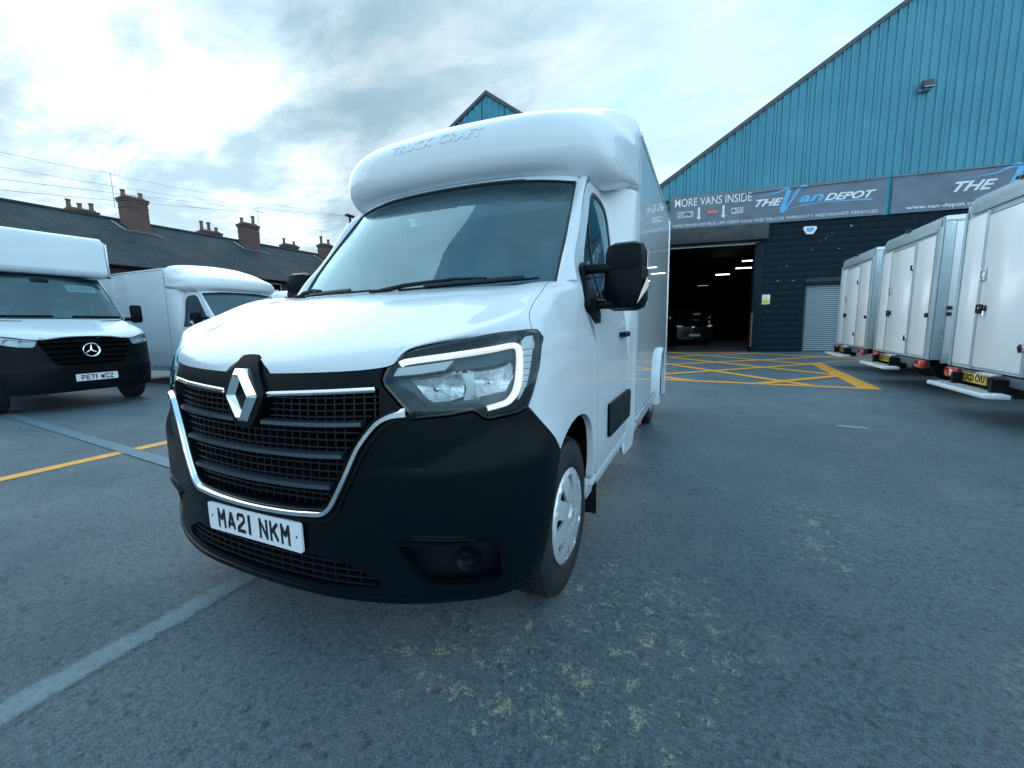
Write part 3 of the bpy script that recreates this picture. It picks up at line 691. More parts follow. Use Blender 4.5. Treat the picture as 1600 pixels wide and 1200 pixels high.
bshape(f1, bn1, [[(-2.91, 5.23), (-2.33, 5.23), (-2.33, 5.46), (-2.91, 5.46)]], LGREY, 'logo_card'); btext(f1, bn1, 'FCA', -2.88, -2.58, 5.28, 5.41, DKPR, 0, .01, dz=.012)
bshape(f1, bn1, [[(-2.52, 5.29+.045*k), (-2.37, 5.29+.045*k), (-2.37, 5.305+.045*k), (-2.52, 5.305+.045*k)] for k in range(3)], DKPR, 'small_print', .012)
bshape(f1, bn1, [[(-1.85, 5.29), (-1.46, 5.29), (-1.46, 5.47), (-1.85, 5.47)]], REDINK, 'logo_card'); bshape(f1, bn1, [[(-1.82, 5.345), (-1.49, 5.345), (-1.49, 5.36), (-1.82, 5.36)], [(-1.82, 5.40), (-1.49, 5.40), (-1.49, 5.41), (-1.82, 5.41)]], WINK, 'small_print', .012)
bshape(f1, bn1, [[(-.98, 5.23), (-.58, 5.23), (-.58, 5.45), (-.98, 5.45)]], LGREY, 'logo_card'); bshape(f1, bn1, [[(-.90+.05*math.cos(a), 5.35+.05*math.sin(a)) for a in np.linspace(0, 2*math.pi, 16)[:-1]]], DKPR, 'round_logo', .012)
bshape(f1, bn1, [[(-.82, 5.30+.05*k), (-.63, 5.30+.05*k), (-.63, 5.315+.05*k), (-.82, 5.315+.05*k)] for k in range(3)], REDINK, 'small_print', .012)
bn2, f2 = banner(4.06, 11.0, 4.80, 6.10, 'second grey vinyl banner, right of the first, partly behind the white box vans', 8)
btext(f2, bn2, 'THE', 5.76, 6.90, 5.36, 5.67, WINK, .45, .03); btext(f2, bn2, 'www.van-depot.co.uk', 4.49, 6.75, 4.90, 5.03, WINK, 0, .012)
ribbon(f2, bn2, [(5.91, 5.72), (6.4, 5.77), (6.85, 5.84), (7.15, 5.97), (7.38, 6.03), (7.46, 5.98), (7.40, 5.75), (7.15, 5.19), (7.3, 5.26), (7.6, 5.65), (7.9, 6.02), (8.1, 6.04)], [.01, .03, .05, .08, .14, .18, .17, .12, .07, .08, .08, .01], BINK, 'logo_swoosh', .016)
btext(f2, bn2, 'an', 7.75, 8.65, 5.40, 5.70, BINK, .35, .03, cap=.58); btext(f2, bn2, 'DEPOT', 8.7, 10.5, 5.38, 5.66, WINK, .45, .03)
# the strap line that runs across both banners
cb = MB(); cb.tube([W(s, 5.90+.0185*(s+.5)+.02*math.sin(s*.6), .135) for s in np.linspace(-.6, 11, 24)], .010, 5); tag(cb.build('cable', SEAL), 'thin dark cable sagging across the front of both grey banners', 'cable')
# alarm box, sign, floodlight, corner bracket
al = thing('alarm_box', 'white alarm bell box with blue label under the grey banner', 'alarm box', W(1.67, 4.43, .02))
mb = MB(); pr(mb, rnd([(1.48, 4.58), (1.86, 4.57), (1.89, 4.50), (1.78, 4.30), (1.57, 4.30), (1.45, 4.50)], .03), 0, .10); mb.build('case', mat('white plastic case', (.75, .78, .8), .35), al)
mb = MB(); pr(mb, rnd([(1.56, 4.53), (1.78, 4.53), (1.79, 4.46), (1.73, 4.38), (1.61, 4.38), (1.55, 4.46)], .02), .101, .104); mb.build('blue_label', mat('blue label', (.12, .38, .62), .4), al)
sg_ = thing('warning_sign', 'small white and yellow warning sign beside the open doorway', 'sign', W(.39, 2.0, .02))
for nm, s0, s1, z0, z1, o1, m_ in (('board', .26, .53, 1.82, 2.18, .012, WINK), ('yellow_panel', .275, .515, 1.835, 1.965, .0145, mat('sign yellow', (.75, .68, .06), .5)), ('yellow_panel', .30, .49, 2.02, 2.03, .0145, MATS['sign yellow']), ('text_line', .29, .50, 1.985, 1.997, .0145, INK), ('text_line', .29, .50, 1.925, 1.935, .0165, INK), ('text_line', .29, .45, 1.895, 1.903, .0165, INK)):
    wbox(nm, s0, s1, z0, z1, .0 if o1 < .013 else o1-.002, o1, m_, sg_)
mb = MB(); pr(mb, [(.345, 2.05), (.445, 2.05), (.395, 2.15)], .0125, .0145); mb.build('triangle', MATS['sign yellow'], sg_); mb = MB(); pr(mb, [(.385, 2.065), (.405, 2.065), (.40, 2.12), (.39, 2.12)], .0147, .016); mb.build('symbol', INK, sg_)
fl = thing('floodlight', 'small square floodlight high on the teal gable', 'floodlight', W(4.67, 8.8, .1))
Mr = Matrix.Rotation(math.atan2(DS.y, DS.x), 3, 'Z') @ Matrix.Rotation(R(-24), 3, 'X')
MB().box(Vector(W(4.72, 8.82, .20)), (.32, .10, .27), Mr, .02).build('lamp_body', TRIM, fl, True)
MB().box(Vector(W(4.72, 8.82-.022, .20+.050)), (.27, .012, .22), Mr, .004).build('lamp_glass', mat('floodlight glass', (.55, .62, .66), .08, .6), fl, True)
wbox('bracket', 4.62, 4.84, 8.64, 8.70, .04, .20, mat('grey cast bracket', (.2, .23, .25), .5), fl, .01); wbox('sensor', 4.50, 4.61, 8.62, 8.70, .05, .16, MATS['grey cast bracket'], fl, .02)
cam_ = thing('wall_bracket', 'dark bracket at the eaves corner beside the white van box', 'bracket', W(-3.4, 5.6, 0)); 
for z0 in (5.35, 5.62, 5.85): wbox('bracket_arm', -3.55, -3.22, z0, z0+.04, .05, .30, TRIM, cam_)
wbox('bracket_post', -3.42, -3.36, 5.1, 5.95, .05, .10, TRIM, cam_)
# chips in the wall paint
for s, z, w_, h_ in ((2.97, 4.51, .07, .06), (2.22, 4.13, .04, .04), (2.30, 4.18, .02, .02), (1.80, 3.75, .07, .02), (2.66, 3.74, .14, .015), (.75, 2.69, .10, .02), (1.27, 2.67, .14, .02), (.80, 3.20, .05, .02), (1.0, 3.22, .04, .03), (2.05, 4.02, .02, .03), (1.05, 3.21, .03, .02), (2.4, 4.3, .03, .02)):
    mb = MB(); n = 7; pr(mb, [(s+w_/2*math.cos(a)*random.uniform(.7, 1), z+h_/2*math.sin(a)*random.uniform(.6, 1)) for a in np.linspace(0, 2*math.pi, n+1)[:-1]], .010, .016); mb.build('paint_chip', MATS['pale print'], wa if z > 2.7 else wl)
# inside the hall: strip lights and a parked dark van
for i, (px_s, z, dpt, on, lab) in enumerate(((1.75, 4.55, 8.5, 3, 'nearest lit fluorescent strip light inside the dark hall'), (2.15, 4.55, 12.0, 5, 'middle lit fluorescent strip light inside the dark hall'), (1.55, 4.55, 15.5, 4, 'third lit fluorescent strip light inside the dark hall'), (1.6, 4.55, 25, 1.0, 'farthest dim strip light deep inside the dark hall'))):
    t = thing('strip_light', lab, 'light', W(px_s, z, -dpt), math.atan2(DS.y, DS.x), 'strip lights inside the hall')
    mt = mat('lit tube', (1, 1, 1), .3, emit=(.85, .95, 1), es=on) if i == 0 else MATS['lit tube'] if on > 2 else mat('dim tube', (1, 1, 1), .3, emit=(.6, .4, .45), es=.25)
    bx_('tube', (0, 0, -.03), (.9, .06, .05), mt, t, .01); bx_('batten', (0, 0, .03), (1.0, .10, .05), DARKM, t, .01)
    for x in (-.4, .4): MB().tube([(x, 0, .05), (x, 0, 1.0)], .008, 5).build('hanger', DARKM, t)
for _T in (depot, dep2, S_T, al, sg_, fl, cam_): rebase(_T)
def hall_van():
    t = thing('parked_van', 'black van parked nose out in the dark hall', 'van', W(-1.45, 0, -5.2), math.atan2(DS.y, DS.x)+R(4))
    GB = mat('black van paint', (.006, .007, .01), .2, coat=1)
    secs = [(0, .86, .30, .98), (.12, .93, .25, 1.10), (.75, .97, .25, 1.30), (.95, .97, .25, 1.38), (1.65, .86, .25, 2.02), (2.0, .88, .25, 2.10), (5.0, .92, .25, 2.10), (5.05, .88, .3, 2.0)]
    vs_ = []; fs = []; n = 16
    for y, hw, z0, z1 in secs:
        for k in range(n):
            a = 2*math.pi*(k+.5)/n; cx, sx = math.cos(a), math.sin(a); e = .38
            vs_.append((hw*math.copysign(abs(cx)**e, cx), y, (z0+z1)/2+(z1-z0)/2*math.copysign(abs(sx)**e, sx)))
    for i in range(len(secs)-1):
        for k in range(n): fs.append((i*n+k, i*n+(k+1) % n, (i+1)*n+(k+1) % n, (i+1)*n+k))
    fs += [tuple(range(n))[::-1], tuple((len(secs)-1)*n+k for k in range(n))]
    MB().add(vs_, fs).build('body', GB, t, True)
    for x in (-.72, .72): MB().box((x, .02, .98), (.30, .10, .13), Matrix.Rotation(math.copysign(R(14), x), 3, 'Z'), .03).build('headlight', CHROMEF, t, True)
    bx_('number_plate', (0, -.03, .52), (.52, .01, .111), PLATEW, t); text('BT68 XRG', .10, INK, 'characters', t, Matrix.Translation((0, -.037, .52)) @ Matrix.Rotation(R(90), 4, 'X'), .001, 0, .9)
    bx_('badge', (0, -.02, .93), (.28, .02, .04), CHROME, t, .008)
    MB().tube([(-.62, -.02, .78), (-.52, -.04, .62), (-.3, -.05, .60), (.3, -.05, .60), (.52, -.04, .62), (.62, -.02, .78)], .008, 6).build('chrome_lip', CHROME, t, True)
    ws = MB(); ws.add([(-.82, .93, 1.40), (.82, .93, 1.40), (.74, 1.60, 2.0), (-.74, 1.60, 2.0)], [(0, 1, 2, 3)]); ws.build('windscreen', GLOSSB, t, fix=False)
    bx_('windscreen_card', (.30, 1.10, 1.62), (.36, .01, .10), LGREY, t)
    for x in (-.80, .80):
        for y in (.85, 4.0): MB().lathe([(-.11, 0), (-.11, .28), (-.08, .33), (.08, .33), (.11, .28), (.11, 0)], 24, 'x', (x, y, .33)).build('wheel', RUBBER, t, True)
        MB().box((x*1.28, 1.25, 1.40), (.16, .10, .26), None, .03).build('door_mirror', GB, t, True)
hall_van()
# ------------------------------------------------------------------ three white box vans on the right, rear doors towards the middle
def rear_box(label, xr, y0, y1, plate, dy=0, full=True):
    """rear plane at x = xr, from y1 (far side) to y0 (near side); local u runs from the far corner to the near corner"""
    T = thing('box_van', label, 'van', (xr, (y0+y1)/2, 0), 0, 'white box vans parked in a row with their rears showing')
    Wd = y1-y0; Z0, Z1, LEN = .56, 2.66, 3.3
    def B(name, u0, u1, z0, z1, o0, o1, m, parent=T, bev=0, label=None):   # o outwards from the rear plane (towards -X)
        return MB().box((-(o0+o1)/2, Wd/2-(u0+u1)/2, (z0+z1)/2), (abs(o1-o0), abs(u1-u0), abs(z1-z0)), None, bev).build(name, m, parent, bev > 0, label)
    def Sd(name, x0, x1, z0, z1, o0, o1, m, parent=T, bev=0, far=False):      # near side face, o outwards (towards -Y)
        s_ = 1 if far else -1
        return MB().box(((x0+x1)/2, s_*(Wd/2+(o0+o1)/2), (z0+z1)/2), (abs(x1-x0), abs(o1-o0), abs(z1-z0)), None, bev).build(name, m, parent, bev > 0)
    body = MB().prism([(-Wd/2+.01, Z0+.02), (Wd/2-.01, Z0+.02), (Wd/2-.01, Z1-.12), (Wd/2-.12, Z1-.01), (-Wd/2+.05, Z1-.01), (-Wd/2+.01, Z1-.05)], lambda a, b: (.02, a, b), (LEN, 0, 0)).build('body', BOXWHITE, T)
    # rear frame
    fp = [(-Wd/2, Z0), (Wd/2, Z0), (Wd/2, Z1-.13), (Wd/2-.13, Z1), (-Wd/2+.05, Z1), (-Wd/2, Z1-.05)]
    MB().prism(fp, lambda a, b: (.019, a, b), (-.022, 0, 0)).build('rear_frame', ALU, T)
    B('header_rail', .14, Wd-.10, Z1-.20, Z1-.03, .004, .030, ALU, T, .012)
    for u in (.0, Wd-.15): B('corner_post', u+.004, u+(.045 if u == 0 else .146), Z0, Z1-.15, .004, .030, ALU, T, .010)
    # fixed strips and the door
    q = Wd/2.3; a0, a1, a2, a3 = .055*q, .50*q, 1.42*q, 2.02*q
    B('rear_panel', a0, a1-.02, Z0+.045, Z1-.24, .004, .012, BOXWHITE, T, .003)
    B('rear_panel', a2+.07, a3+.06, Z0+.045, Z1-.24, .004, .012, BOXWHITE, T, .003)
    for u in (a1-.016, a2+.012): B('door_post', u, u+.052, Z0+.02, Z1-.22, .004, .026, ALU, T, .008)
    D = B('rear_door', a1+.045, a2-.0, Z0+.035, Z1-.275, .006, .022, BOXWHITE, T, .004); D.name = 'rear_door'
    B('door_top_trim', a1+.04, a2, Z1-.272, Z1-.25, .006, .030, ALU, D, .003)
    h = B('handle', a1+.025, a1+.135, 1.235, 1.345, .02, .05, GLOSSB, D, .012); B('lock', a1+.155, a1+.205, 1.265, 1.33, .02, .04, GLOSSB, D, .006); B('key', a1+.172, a1+.19, 1.21, 1.265, .04, .043, CHROME, D)
    B('latch_plate', a1+.01, a1+.12, 1.62, 1.78, .026, .034, ALUL, D, .004)
    for du in (.025, .105):
        for z in (1.64, 1.76): B('screw', a1+du-.006, a1+du+.006, z-.006, z+.006, .034, .038, CHROME, D)
    for z in (.86, 2.02):
        Hn = B('hinge', a2-.06, a2+.05, z-.03, z+.03, .024, .040, CHROME, D, .006); B('hinge_pin', a2-.01, a2+.01, z-.045, z+.045, .035, .055, GLOSSB, D, .006)
    B('door_catch', Wd-.21, Wd-.15, 1.20, 1.27, .03, .06, GLOSSB, T, .008)
    for k in range(3): B('rivet', .02, .035, Z0+.3+k*.6, Z0+.315+k*.6, .028, .034, CHROME)
    # near side: riveted post, panel, rails
    Sd('side_post', .0, .115, Z0, Z1-.06, -.01, .012, ALU, T, .006); Sd('side_panel', .125, LEN, Z0+.09, Z1-.09, -.01, .004, BOXWHITE, T, .002)
    Sd('bottom_rail', .115, LEN, Z0-.05, Z0+.085, -.02, .010, ALU, T, .008); Sd('top_rail', -.01, LEN, Z1-.085, Z1+.0, -.04, .012, ALUL, T, .012)
    Sd('side_panel', .125, LEN, Z0+.09, Z1-.09, -.01, .004, BOXWHITE, T, .002, True); Sd('side_post', .0, .115, Z0, Z1-.06, -.01, .012, ALU, T, .006, True)
    for k in range(9): Sd('rivet', .075, .093, Z0+.10+k*.235, Z0+.118+k*.235, .012, .018, CHROME)
    for z in (1.22, 1.31): Sd('side_catch', .12, .17, z, z+.05, .004, .03, GLOSSB)
    B('reversing_camera', Wd*.42, Wd*.42+.20, Z1-.012, Z1+.02, -.03, .05, GLOSSB, T, .012); B('camera_stalk', Wd*.42+.05, Wd*.42+.15, Z1, Z1+.05, -.04, .0, BLACK, T, .01)
    # lamps, plate, bumper, step
    B('rear_bumper', .05, Wd-.12, Z0-.13, Z0-.02, -.05, .0, var('grey bumper beam', (.09, .11, .13), .2, 4, .5) if 'grey bumper beam' not in MATS else MATS['grey bumper beam'], T, .01)
    for u in (.03, Wd-.34):
        lp = B('tail_lamp', u, u+.27, Z0-.145, Z0-.015, .0, .075, REDL, T, .028); B('indicator_segment', u+.165, u+.235, Z0-.115, Z0-.045, .070, .080, CLEARG if u < .1 else ORANGE, lp, .012)
    pu = .42; P_ = B('number_plate', pu, pu+.52, Z0-.155, Z0-.044, .035, .045, PLATEY, T, .002)
    if plate:
        o = text(plate, .115, INK, 'characters', P_, None, .001, .004, .80, spacing=1.0)
        M = Matrix(((0, 0, -1, -.0465), (-1, 0, 0, Wd/2-pu-.26), (0, 1, 0, Z0-.098), (0, 0, 0, 1))); o.data.transform(M)
    B('plate_lamp', pu+.45, pu+.75, Z0-.035, Z0-.002, .02, .12, ALUL, T, .01)
    st = B('step', .12, 1.42*q, .315, .365, .05, .27, mat('white step paint', (.72, .76, .78), .45) if 'white step paint' not in MATS else MATS['white step paint'], T, .014)
    for k in range(14): B('step_tread', .18+k*.085, .215+k*.085, .365, .371, .07, .255, ALUL, st)
    for u in (.4, 1.2): B('step_bracket', u, u+.05, .33, Z0-.05, -.1, .14, BLACK)
    MB().box((1.7, 0, .48), (3.2, 1.3, .12), None, .01).build('chassis', BLACK, T)
    for sg in (-1, 1):
        MB().lathe([(-.1, 0), (-.1, .20), (-.11, .24), (-.08, .335), (.08, .335), (.11, .24), (.1, .2), (.1, 0)], 28, 'y', (1.15, sg*(Wd/2-.16), .335)).build('wheel', RUBBER, T, True)
        MB().box((1.15, sg*(Wd/2-.15), .52), (.9, .26, .03), None, .01).build('mudguard', BLACK, T)
        MB().lathe([(-.1, 0), (-.1, .20), (-.11, .24), (-.08, .335), (.08, .335), (.11, .24), (.1, .2), (.1, 0)], 28, 'y', (4.75, sg*(Wd/2-.16), .335)).build('wheel', RUBBER, T, True)
    # the cab ahead of the box
    cabp = [(3.33, .42), (5.75, .42), (5.78, .95), (5.60, 1.12), (4.95, 1.36), (4.25, 2.10), (3.33, 2.18)]
    MB().prism(cabp, lambda a, b: (a, -.93, b), (0, 1.86, 0)).build('cab', PAINT_OLD, T)
    for sg in (-1, 1): MB().prism([(3.55, 1.35), (4.72, 1.35), (4.22, 1.98), (3.55, 2.02)], lambda a, b: (a, sg*.931, b), (0, sg*.006, 0)).build('cab_window', GLOSSB, T)
    return T
rear_box('nearest white box van of the right hand row, yellow plate DX23 CVU', 4.55, 4.35, 6.66, 'DX23 CVU')
rear_box('middle white box van of the right hand row with yellow plate and white step', 4.66, 7.52, 9.85, 'DK73 LGY')
rear_box('farthest white box van of the right hand row, beside the roller shutter', 4.70, 10.42, 12.74, 'DX73 LNO')
# ------------------------------------------------------------------ terraced houses behind the yard wall
SLATE = mat('dark slate roof', (.05, .065, .075), .75, spec=.12); _t = NT(SLATE)
_br = _t.n('ShaderNodeTexBrick', {'Scale': 1.0, 'Mortar Size': .012, 'Brick Width': .30, 'Row Height': .20, 'Color1': (.022, .038, .048, 1), 'Color2': (.036, .054, .064, 1), 'Mortar': (.016, .022, .028, 1)})
_mp = _t.n('ShaderNodeMapping', {'Vector': _t.geo_pos(), 'Rotation': (0, 0, R(90))}); _t.t.links.new(_mp.outputs[0], _br.inputs['Vector'])
_t.link(_t.mix(_t.mr(_t.noise(.5, 6, .65, _t.geo_pos()), .4, .7, 0, .8), _br.outputs[0], (.05, .066, .072)), 'Base Color'); _t.link(_t.bump(_br.outputs[1], -.6, .02), 'Normal')
def brickmat(name, c1, c2, mo):
    m = mat(name, c1, .8); t = NT(m); p = t.geo_pos(); s = t.n('ShaderNodeSeparateXYZ', {0: p}); cx = t.n('ShaderNodeCombineXYZ', {0: t.math('ADD', s.outputs[0], s.outputs[1]), 1: s.outputs[2]})
    b = t.n('ShaderNodeTexBrick', {'Scale': 1.0, 'Mortar Size': .012, 'Brick Width': .225, 'Row Height': .075, 'Color1': (*c1, 1), 'Color2': (*c2, 1), 'Mortar': (*mo, 1)}); t.t.links.new(cx.outputs[0], b.inputs['Vector'])
    t.link(t.mix(t.mr(t.noise(1.3, 6, .65, p), .4, .75, 0, .6), b.outputs[0], (.05, .04, .038)), 'Base Color'); t.link(t.bump(b.outputs[1], -.5, .01), 'Normal'); return m
BRK = brickmat('sooty red brick', (.15, .062, .048), (.10, .048, .042), (.10, .095, .09)); POT = var('clay chimney pot', (.14, .10, .075), .3, 3, .85); LEAD = var('pale lead flashing', (.30, .34, .37), .2, 3, .6)
RX, EX, EZ, RZ = -29.0, -24.2, 4.45, 7.52
def chimney(par, x, y, zb, zt, wx, wy, pots, seed):
    rr = random.Random(seed); c = MB().box((x, y, (zb+zt)/2), (wx, wy, zt-zb)).build('chimney', BRK, par)
    for k, (dz, ex) in enumerate(((-.55, .04), (-.22, .10), (-.10, .16))): bx_('corbel', (x, y, zt+dz+(.04 if k else .02)), (wx+ex, wy+ex, .10 if k else .06), BRK, c, .01)
    bx_('flaunching', (x, y, zt+.04), (wx-.1, wy-.1, .10), POT, c, .03)
    n = pots
    for i in range(n):
        py = y+(i-(n-1)/2)*(wy-.25)/max(1, n-1) if n > 1 else y; h = rr.choice((.35, .45, .62)); r0 = .11
        MB().lathe([(0, r0*1.1), (.05, r0), (h*.8, r0*.85), (h*.84, r0*1.15), (h, r0*1.15), (h, r0*.8), (.1, r0*.7)], 12, 'z', (x+rr.uniform(-.05, .05), py, zt+.06)).build('pot', POT, c, True)
    return c
def roof_z(x): return RZ-(x-RX)*(RZ-EZ)/(EX-RX)
names = ['far left', 'left', 'second', 'third', 'fourth', 'fifth', 'sixth', 'seventh']
desc = ['brick terraced house with slate roof beyond the left picture edge', 'slate roofed brick terraced house directly behind the van with the large star badge',
 'slate roofed brick terraced house left of the tallest chimney', 'slate roofed brick terraced house carrying the tallest chimney, above the parked vans', 'slate roofed brick terraced house carrying the middle chimney stack',
 'slate roofed brick terraced house just left of the big van windscreen', 'slate roofed brick terraced house hidden mostly by the big van', 'farthest brick terraced house down the row']
cy = [-6.9, -.15, 6.6, 13.35, 20.1, 26.85, 33.6, 40.35]
for i, yc in enumerate(cy):
    y1 = yc+.5; y0 = y1-6.75
    T = thing('terraced_house', desc[i], 'house', (0, 0, 0), 0, 'brick terraced houses along the left')
    MB().box(((EX+RX*2-EX)/2, (y0+y1)/2, EZ/2-.05), (2*(EX-RX)-.5, 6.745, EZ-.1)).build('wall', BRK, T)
    MB().prism([(EX+.25, EZ-.12), (EX+.25, EZ), (RX, RZ), (2*RX-EX-.25, EZ), (2*RX-EX-.25, EZ-.12), (RX, RZ-.12)], lambda a, b: (a, y0+.003, b), (0, 6.742, 0)).build('roof', SLATE, T)
    MB().tube([(RX, y0, RZ+.02), (RX, y1-.01, RZ+.02)], .10, 8).build('ridge_tiles', SLATE, T)
    MB().tube([(EX+.32, y0, EZ-.08), (EX+.32, y1-.01, EZ-.08)], .06, 8).build('gutter', BLACK, T)
    for k in range(2): w_ = bx_('window', (EX-.24, y0+1.7+3.2*k, 3.6), (.04, 1.0, 1.3), WINK, T); bx_('pane', (EX-.21, y0+1.7+3.2*k, 3.6), (.02, .85, 1.15), GLOSSB, w_)
    for k in range(2): w_ = bx_('window', (EX-.24, y0+1.7+3.2*k, 1.4), (.04, 1.0, 1.4), WINK, T); bx_('pane', (EX-.21, y0+1.7+3.2*k, 1.4), (.02, .85, 1.25), GLOSSB, w_)
    xz = -28.35; ht = (8.75, 8.75, 8.8, 9.05, 8.98, 8.65, 8.8, 8.8)[i]
    chimney(T, xz, yc, 6.3, ht-.35, .75, 1.08 if i != 5 else .95, (2, 3, 3, 2, 2, 2, 3, 2)[i], i)
    zf = roof_z(xz+.45)
    MB().box((xz+.42, yc, zf+.02), (.10, 1.45, .05), None, .01).build('flashing', LEAD, T)
    MB().tube([(xz+.45, yc-.70, zf+.03), (xz-.35, yc-.95, roof_z(xz-.35)+.05)], .035, 6).build('flashing', LEAD, T)
    MB().tube([(xz+.45, yc+.72, zf+.03), (xz+.75, yc+.95, roof_z(xz+.75)+.04)], .03, 6).build('flashing', LEAD, T)
    chimney(T, -31.2, yc-.95-.25*(i % 2), 6.0, 8.15+.1*(i % 3), .7, 1.25, (3, 2, 3, 3, 3, 2, 2, 3)[i], 20+i)
    if i in (3, 4, 5):
        A = MB(); ax, ay = xz, yc+(-.85 if i == 3 else .85 if i == 4 else -.25); A.tube([(ax, ay, 8.0), (ax, ay, ht+.8)], .012, 6)
        A.tube([(ax, ay-.45, ht+.78), (ax, ay+.45, ht+.78)], .008, 5)
        for k in range(5): A.tube([(ax-.2, ay-.4+.2*k, ht+.78), (ax+.2, ay-.4+.2*k, ht+.78)], .006, 4)
        A.build('aerial', TRIM, T)
# yard wall in front of the houses
WL = MB().box((-22.5, 14, 1.0), (.25, 70, 2.0)).build('boundary_wall', BRK); tag(WL, 'long brick boundary wall in front of the terraced houses', 'wall')
# telegraph pole and its wires
tp = thing('telegraph_pole', 'wooden telegraph pole with wires just left of the big van windscreen', 'pole', (-24, 25.45, 0))
MB().tube([(0, 0, 0), (0, 0, 9.85)], [.15, .10], 12).build('pole', var('weathered pole wood', (.06, .05, .045), .3, 5, .8), tp, True)
bx_('pole_cap', (0, 0, 9.88), (.30, .75, .16), BLACK, tp, .03)
for k in range(4): MB().lathe([(0, .03), (.05, .05), (.10, .03), (.12, 0)], 8, 'z', (0, -.28+.19*k, 9.95)).build('insulator', mat('pale insulator', (.5, .5, .48), .3) if k == 0 and 'pale insulator' not in MATS else MATS['pale insulator'], tp)
top = Vector((-24, 25.45, 9.9)); wires = [((-14, 3.85, 5.17+.0), .3), ((-14.2, 3.7, 4.98), .35), ((-20, 6.2, 7.2), .5), ((-28.3, 13.3, 8.9), .5), ((-28.3, 20.1, 8.6), .4), ((-28.3, 26.8, 8.4), .2), ((-20, 2.0, 7.6), .6)]
lab = ['lowest of the wires running from the telegraph pole to the left edge', 'second of the wires running low from the telegraph pole to the left', 'overhead wire sagging left from the telegraph pole above the vans', 'service wire from the telegraph pole to the tallest chimney', 'service wire from the telegraph pole to the middle chimney', 'short service wire from the pole to the nearest chimney', 'uppermost overhead wire running left from the telegraph pole']
for (e_, sag), lb in zip(wires, lab):
    e_ = Vector(e_); d_ = (e_-top); e2 = top+d_*(1.5 if e_.x > -20.5 else 1); pts = [top+(e2-top)*t+Vector((0, 0, -4*sag*t*(1-t))) for t in np.linspace(0, 1, 24)]
    tag(MB().tube(pts, .005, 5).build('wire', TRIM), lb, 'wire', 'overhead wires')
# ================================================================== the white box van in the middle
S_, N_ = (lambda s, z: PS(s, z)), (lambda s, z: PN(s, z))
def mir(p): return [(-a, b) for a, b in p][::-1]
def arr(l): return np.array(l, float)
HL = [(.599, 1.080), (.611, 1.101), (.637, 1.119), (.718, 1.135), (.843, 1.157), (.974, 1.175), (1.10, 1.187), (1.150, 1.186), (1.169, 1.172), (1.167, 1.140), (1.138, 1.064), (1.094, .973), (1.070, .930), (1.028, .914), (.93, .901), (.912, .905), (.890, .924), (.870, .930), (.802, .918), (.680, .908), (.656, .937), (.620, .977), (.585, 1.016), (.579, 1.034), (.584, 1.052)]
WHEEL_Y, WHEEL_R, REAR_Y = .811, .345, 4.35
FR_OPEN = [(0, .583), (.25, .585), (.325, .592), (.36, .612), (.40, .674), (.438, .762), (.487, .838), (.533, .894), (.566, .918), (.573, .95), (.573, .996), (.555, 1.010), (.129, .986), (.112, .970), (0, .965)]
FR_OPEN = FR_OPEN[:-1]+[(0, .968)]
def sym(p):      # half outline from centre bottom to centre top -> closed symmetric outline
    r = [q for q in p if q[0] > 0]; return [p[0]]+r+[p[-1]]+[(-a, b) for a, b in r[::-1]]
def ws_S():
    rows = []
    for t, (yc, zc), (ys, zs) in [(0, (.845, 1.372), (1.03, 1.388)), (1, (.985, 1.53), (1.15, 1.545)), (2, (1.13, 1.70), (1.285, 1.70)), (3, (1.285, 1.876), (1.43, 1.862)), (4, (1.44, 2.050), (1.577, 2.020))]:
        xs = [.852, .846, .835, .82, .802][t]; row = []
        for k in (-1, -.82, -.5, 0, .5, .82, 1):
            a = abs(k)**2.6; row.append((k*xs, yc+(ys-yc)*a, zc+(zs-zc)*a))
        rows.append(row)
    return Patch(rows)
WS = ws_S(); WS.flip = -1
def P1(s, z): return tuple(PS(s, z))
def Py(y, z): return tuple(PS(S_SIDE+y, z))
BON = Patch([
 [(0, .058, 1.045), (.3, .068, 1.055), (.575, .137, 1.076), P1(.645, 1.122), P1(.85, 1.159), P1(1.03, 1.182), P1(1.168, 1.168), P1(1.165, 1.132), P1(1.152, 1.10), P1(1.12, 1.02)],
 [(0, .100, 1.118), (.3, .113, 1.124), (.575, .180, 1.140), (.665, .220, 1.156), (.80, .300, 1.190), (.925, .400, 1.228), (.987, .47, 1.205), Py(.475, 1.148), Py(.48, 1.10), Py(.48, 1.0)],
 [(0, .30, 1.222), (.3, .308, 1.226), (.57, .355, 1.230), (.66, .39, 1.236), (.79, .455, 1.260), (.91, .54, 1.290), (.982, .60, 1.248), Py(.61, 1.168), Py(.62, 1.10), Py(.62, 1.0)],
 [(0, .56, 1.325), (.3, .566, 1.328), (.56, .60, 1.334), (.65, .63, 1.338), (.77, .68, 1.354), (.89, .75, 1.370), (.965, .79, 1.312), Py(.79, 1.20), Py(.80, 1.10), Py(.80, 1.0)],
 [(0, .84, 1.385), (.3, .85, 1.385), (.55, .88, 1.386), (.64, .91, 1.388), (.75, .955, 1.392), (.87, 1.045, 1.405), Py(1.10, 1.40), Py(1.04, 1.28), Py(1.14, 1.10), Py(1.14, 1.0)]])
class Mir:
    """a patch and its mirror image: u along the van, v from the far side (-v) over the centre to the near side"""
    def __init__(s, p, f=1): s.p = p; s.f = f
    def S(s, u, v):
        v = np.asarray(v, float); q = s.p(u, np.abs(v)); q[:, 0] *= np.where(v < 0, -1, 1); return q
    def N(s, u, v):
        v = np.asarray(v, float); q = s.p.N(u, np.abs(v))*s.f; q[:, 0] *= np.where(v < 0, -1, 1); c = np.abs(v) < .02; q[c, 0] = 0; return q
